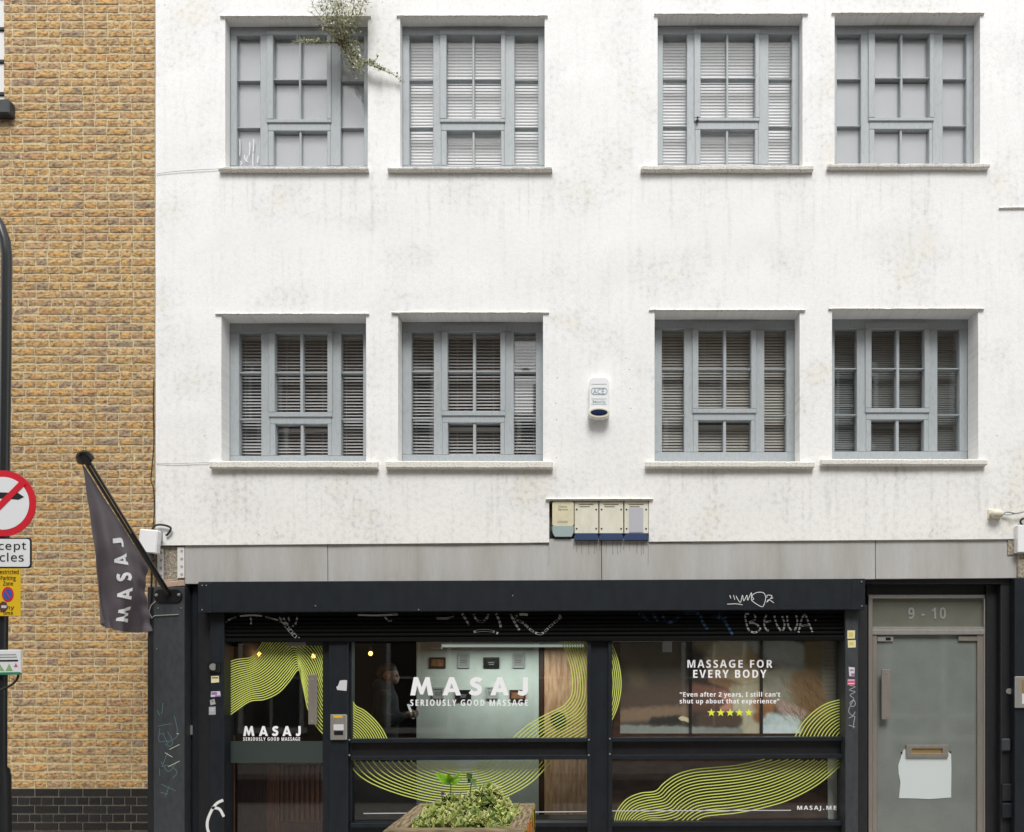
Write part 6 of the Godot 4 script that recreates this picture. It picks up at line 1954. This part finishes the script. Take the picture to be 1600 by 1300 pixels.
func person() -> void:
	var o := Vector3(-2.22, 0, -2.0)
	var p := thing("person", o, "person in a dark hooded jacket, turned right, looking at a paper in the shop", "person")
	var v := func(x: float, y: float, z: float) -> Vector3: return o + Vector3(x, y, z)
	# body turned to the right (+x), weight on both feet, forearms raised in front
	var bones := [
		[v.call(0, 1.0, 0), v.call(0.0, 1.22, 0), 0.15, 0.155], [v.call(0.0, 1.22, 0), v.call(0.01, 1.42, 0), 0.155, 0.14], [v.call(0, 1.45, -0.13), v.call(0, 1.45, 0.13), 0.09, 0.09], [v.call(0.01, 1.46, 0), v.call(0.03, 1.58, 0), 0.075, 0.07],
		[v.call(0, 1.45, 0.17), v.call(0.02, 1.17, 0.22), 0.07, 0.058], [v.call(0.02, 1.17, 0.22), v.call(0.22, 1.24, 0.13), 0.055, 0.042],
		[v.call(0, 1.45, -0.17), v.call(0.03, 1.17, -0.2), 0.07, 0.058], [v.call(0.03, 1.17, -0.2), v.call(0.23, 1.25, -0.06), 0.055, 0.042],
		[v.call(0, 0.96, 0.09), v.call(0.04, 0.52, 0.10), 0.10, 0.068], [v.call(0.04, 0.52, 0.10), v.call(-0.01, 0.09, 0.10), 0.066, 0.045], [v.call(-0.02, 0.05, 0.10), v.call(0.17, 0.04, 0.11), 0.05, 0.04],
		[v.call(0, 0.96, -0.09), v.call(0.0, 0.52, -0.10), 0.10, 0.068], [v.call(0.0, 0.52, -0.10), v.call(-0.05, 0.09, -0.10), 0.066, 0.045], [v.call(-0.06, 0.05, -0.10), v.call(0.13, 0.04, -0.11), 0.05, 0.04],
		[v.call(-0.06, 1.60, -0.05), v.call(-0.06, 1.60, 0.05), 0.075, 0.075]]
	obj("clothed_body", skin(bones, 0.016, 0.05), M.dark_cloth, p)
	# head bowed towards the paper: skull, jaw, nose, ears, neck
	var h := [[v.call(0.03, 1.73, 0), v.call(0.07, 1.725, 0), 0.088, 0.08], [v.call(0.08, 1.66, 0), v.call(0.115, 1.645, 0), 0.052, 0.036], [v.call(0.143, 1.705, 0), v.call(0.157, 1.676, 0), 0.008, 0.011], [v.call(0.02, 1.55, 0), v.call(0.04, 1.66, 0), 0.056, 0.058], [v.call(0.05, 1.70, 0.082), v.call(0.045, 1.675, 0.08), 0.017, 0.012], [v.call(0.05, 1.70, -0.082), v.call(0.045, 1.675, -0.08), 0.017, 0.012], [v.call(0.138, 1.652, -0.014), v.call(0.138, 1.652, 0.014), 0.010, 0.010]]
	obj("head", skin(h, 0.007, 0.02), M.skin, p)
	for e in [0.034, -0.034]:
		var eye := MB.new()
		eye.tube(PackedVector3Array([v.call(0.135, 1.708, e), v.call(0.15, 1.705, e), v.call(0.152, 1.705, e)]), [0.012, 0.011, 0.004], 8)
		obj("eye", eye, M.dark_hair, p)
	obj("hair", skin([[v.call(0.015, 1.765, 0), v.call(0.06, 1.775, 0), 0.088, 0.076], [v.call(-0.025, 1.72, 0), v.call(-0.015, 1.66, 0), 0.075, 0.06]], 0.009, 0.03), M.dark_hair, p)
	for sgn in [1.0, -1.0]:
		var w: Vector3 = v.call(0.235, 1.243, 0.12) if sgn > 0 else v.call(0.245, 1.255, -0.05)
		var hand = [[w, w + Vector3(0.07, 0.015, -0.01 * sgn), 0.026, 0.03]]
		for q in 4:
			var k: Vector3 = w + Vector3(0.085, 0.035 - q * 0.02, -0.015 * sgn)
			var l: float = [0.036, 0.042, 0.038, 0.028][q]
			var k2: Vector3 = k + Vector3(l, 0.004, -0.012 * sgn)
			hand.append([k, k2, 0.0095, 0.0085]); hand.append([k2, k2 + Vector3(l * 0.45, -0.004, -0.024 * sgn), 0.0085, 0.007])
		hand.append([w + Vector3(0.03, 0.025, 0), w + Vector3(0.065, 0.055, -0.02 * sgn), 0.012, 0.009])
		obj("hand", skin(hand, 0.005, 0.006), M.skin, p)
	var sh := MB.new()
	sh.box(v.call(0.30, 1.20, -0.03), v.call(0.305, 1.38, 0.10), 0.001, 0.35)
	tag(obj("paper_sheet", sh, M.white_sheet), "white folded paper held by the person in the dark jacket", "paper")

# ----------------------------------------------------------------
func _ready() -> void:
	var cam := Camera3D.new()
	cam.name = "camera"
	cam.projection = Camera3D.PROJECTION_FRUSTUM
	cam.near = 0.1; cam.far = 200.0
	cam.size = 1300.0 / F * 0.1
	cam.frustum_offset = Vector2(-100.0 / F, 420.0 / F) * 0.1
	add_child(cam)
	cam.position = Vector3(0, 1.6, D)
	cam.current = true
	var env := Environment.new()
	env.background_mode = Environment.BG_SKY
	# an overcast sky: soft low cloud, a little lighter and darker from place to place
	var sm := PanoramaSkyMaterial.new()
	var cl := noise_image(51, 0.012, 4, 1024, 256)
	cl.crop(1024, 512)
	for y in 512:
		for x in 1024:
			var q := 0.93 + 0.16 * (cl.get_pixel(x, mini(y, 255)).r - 0.5)
			if y > 256: q = 0.55
			cl.set_pixel(x, y, Color(q * 0.985, q * 0.992, minf(q * 1.01, 1.0)))
	cl.convert(Image.FORMAT_RGB8)
	sm.panorama = ImageTexture.create_from_image(cl)
	sm.energy_multiplier = 1.08
	env.sky = Sky.new()
	env.sky.sky_material = sm
	env.background_energy_multiplier = 1.0
	env.tonemap_mode = Environment.TONE_MAPPER_LINEAR
	env.tonemap_exposure = 1.46
	env.sdfgi_enabled = true; env.ssao_enabled = true; env.ssil_enabled = true
	var we := WorldEnvironment.new()
	we.name = "environment"
	we.environment = env
	add_child(we)
	var sun := DirectionalLight3D.new()
	sun.name = "overcast_sun"
	sun.light_energy = 0.62
	sun.light_color = Color(1.0, 0.992, 0.98)
	sun.light_angular_distance = 24.0
	sun.shadow_enabled = true
	sun.sky_mode = DirectionalLight3D.SKY_MODE_LIGHT_ONLY
	add_child(sun)
	sun.rotation_degrees = Vector3(-53, 6, 0)
	rng.seed = 1
	make_materials()
	textured(mat("plaster_trim", lin(0.86, 0.85, 0.82), 0.9), ramp_tex(noise_image(41, 0.05, 4), grad([[0.0, Color(0.55, 0.53, 0.50)], [0.2, Color(0.80, 0.78, 0.75)], [0.32, Color(0.95, 0.94, 0.92)], [1.0, Color(1, 1, 1)]])), Vector3(1.5, 2.5, 1.5), M.raw_concrete.heightmap_texture, 0.1)
	mat("paper", lin(0.55, 0.60, 0.60), 0.5)
	mat("brass", lin(0.45, 0.30, 0.12), 0.35, 0.6)
	textured(mat("wood_dim", Color(0.62, 0.55, 0.48), 0.5), M.wood_panel.albedo_texture, Vector3(4, 0.5, 4))
	var bg := mat("bulb_glow", Color(1, 0.9, 0.7), 0.4)
	bg.emission_enabled = true; bg.emission = Color(1.0, 0.72, 0.38); bg.emission_energy_multiplier = 3.0
	var tg := mat("tube_glow", Color(1, 1, 1), 0.4)
	tg.emission_enabled = true; tg.emission = Color(0.9, 1.0, 0.95); tg.emission_energy_multiplier = 0.2
	setting()
	brick_building()
	white_building()
	steel_fascia()
	shop_front()
	roller_shutter()
	house_door()
	shop_inside()
	person()
	on_the_wall()
	flag_and_pole()
	street_pole()
	planter()
	creeper()
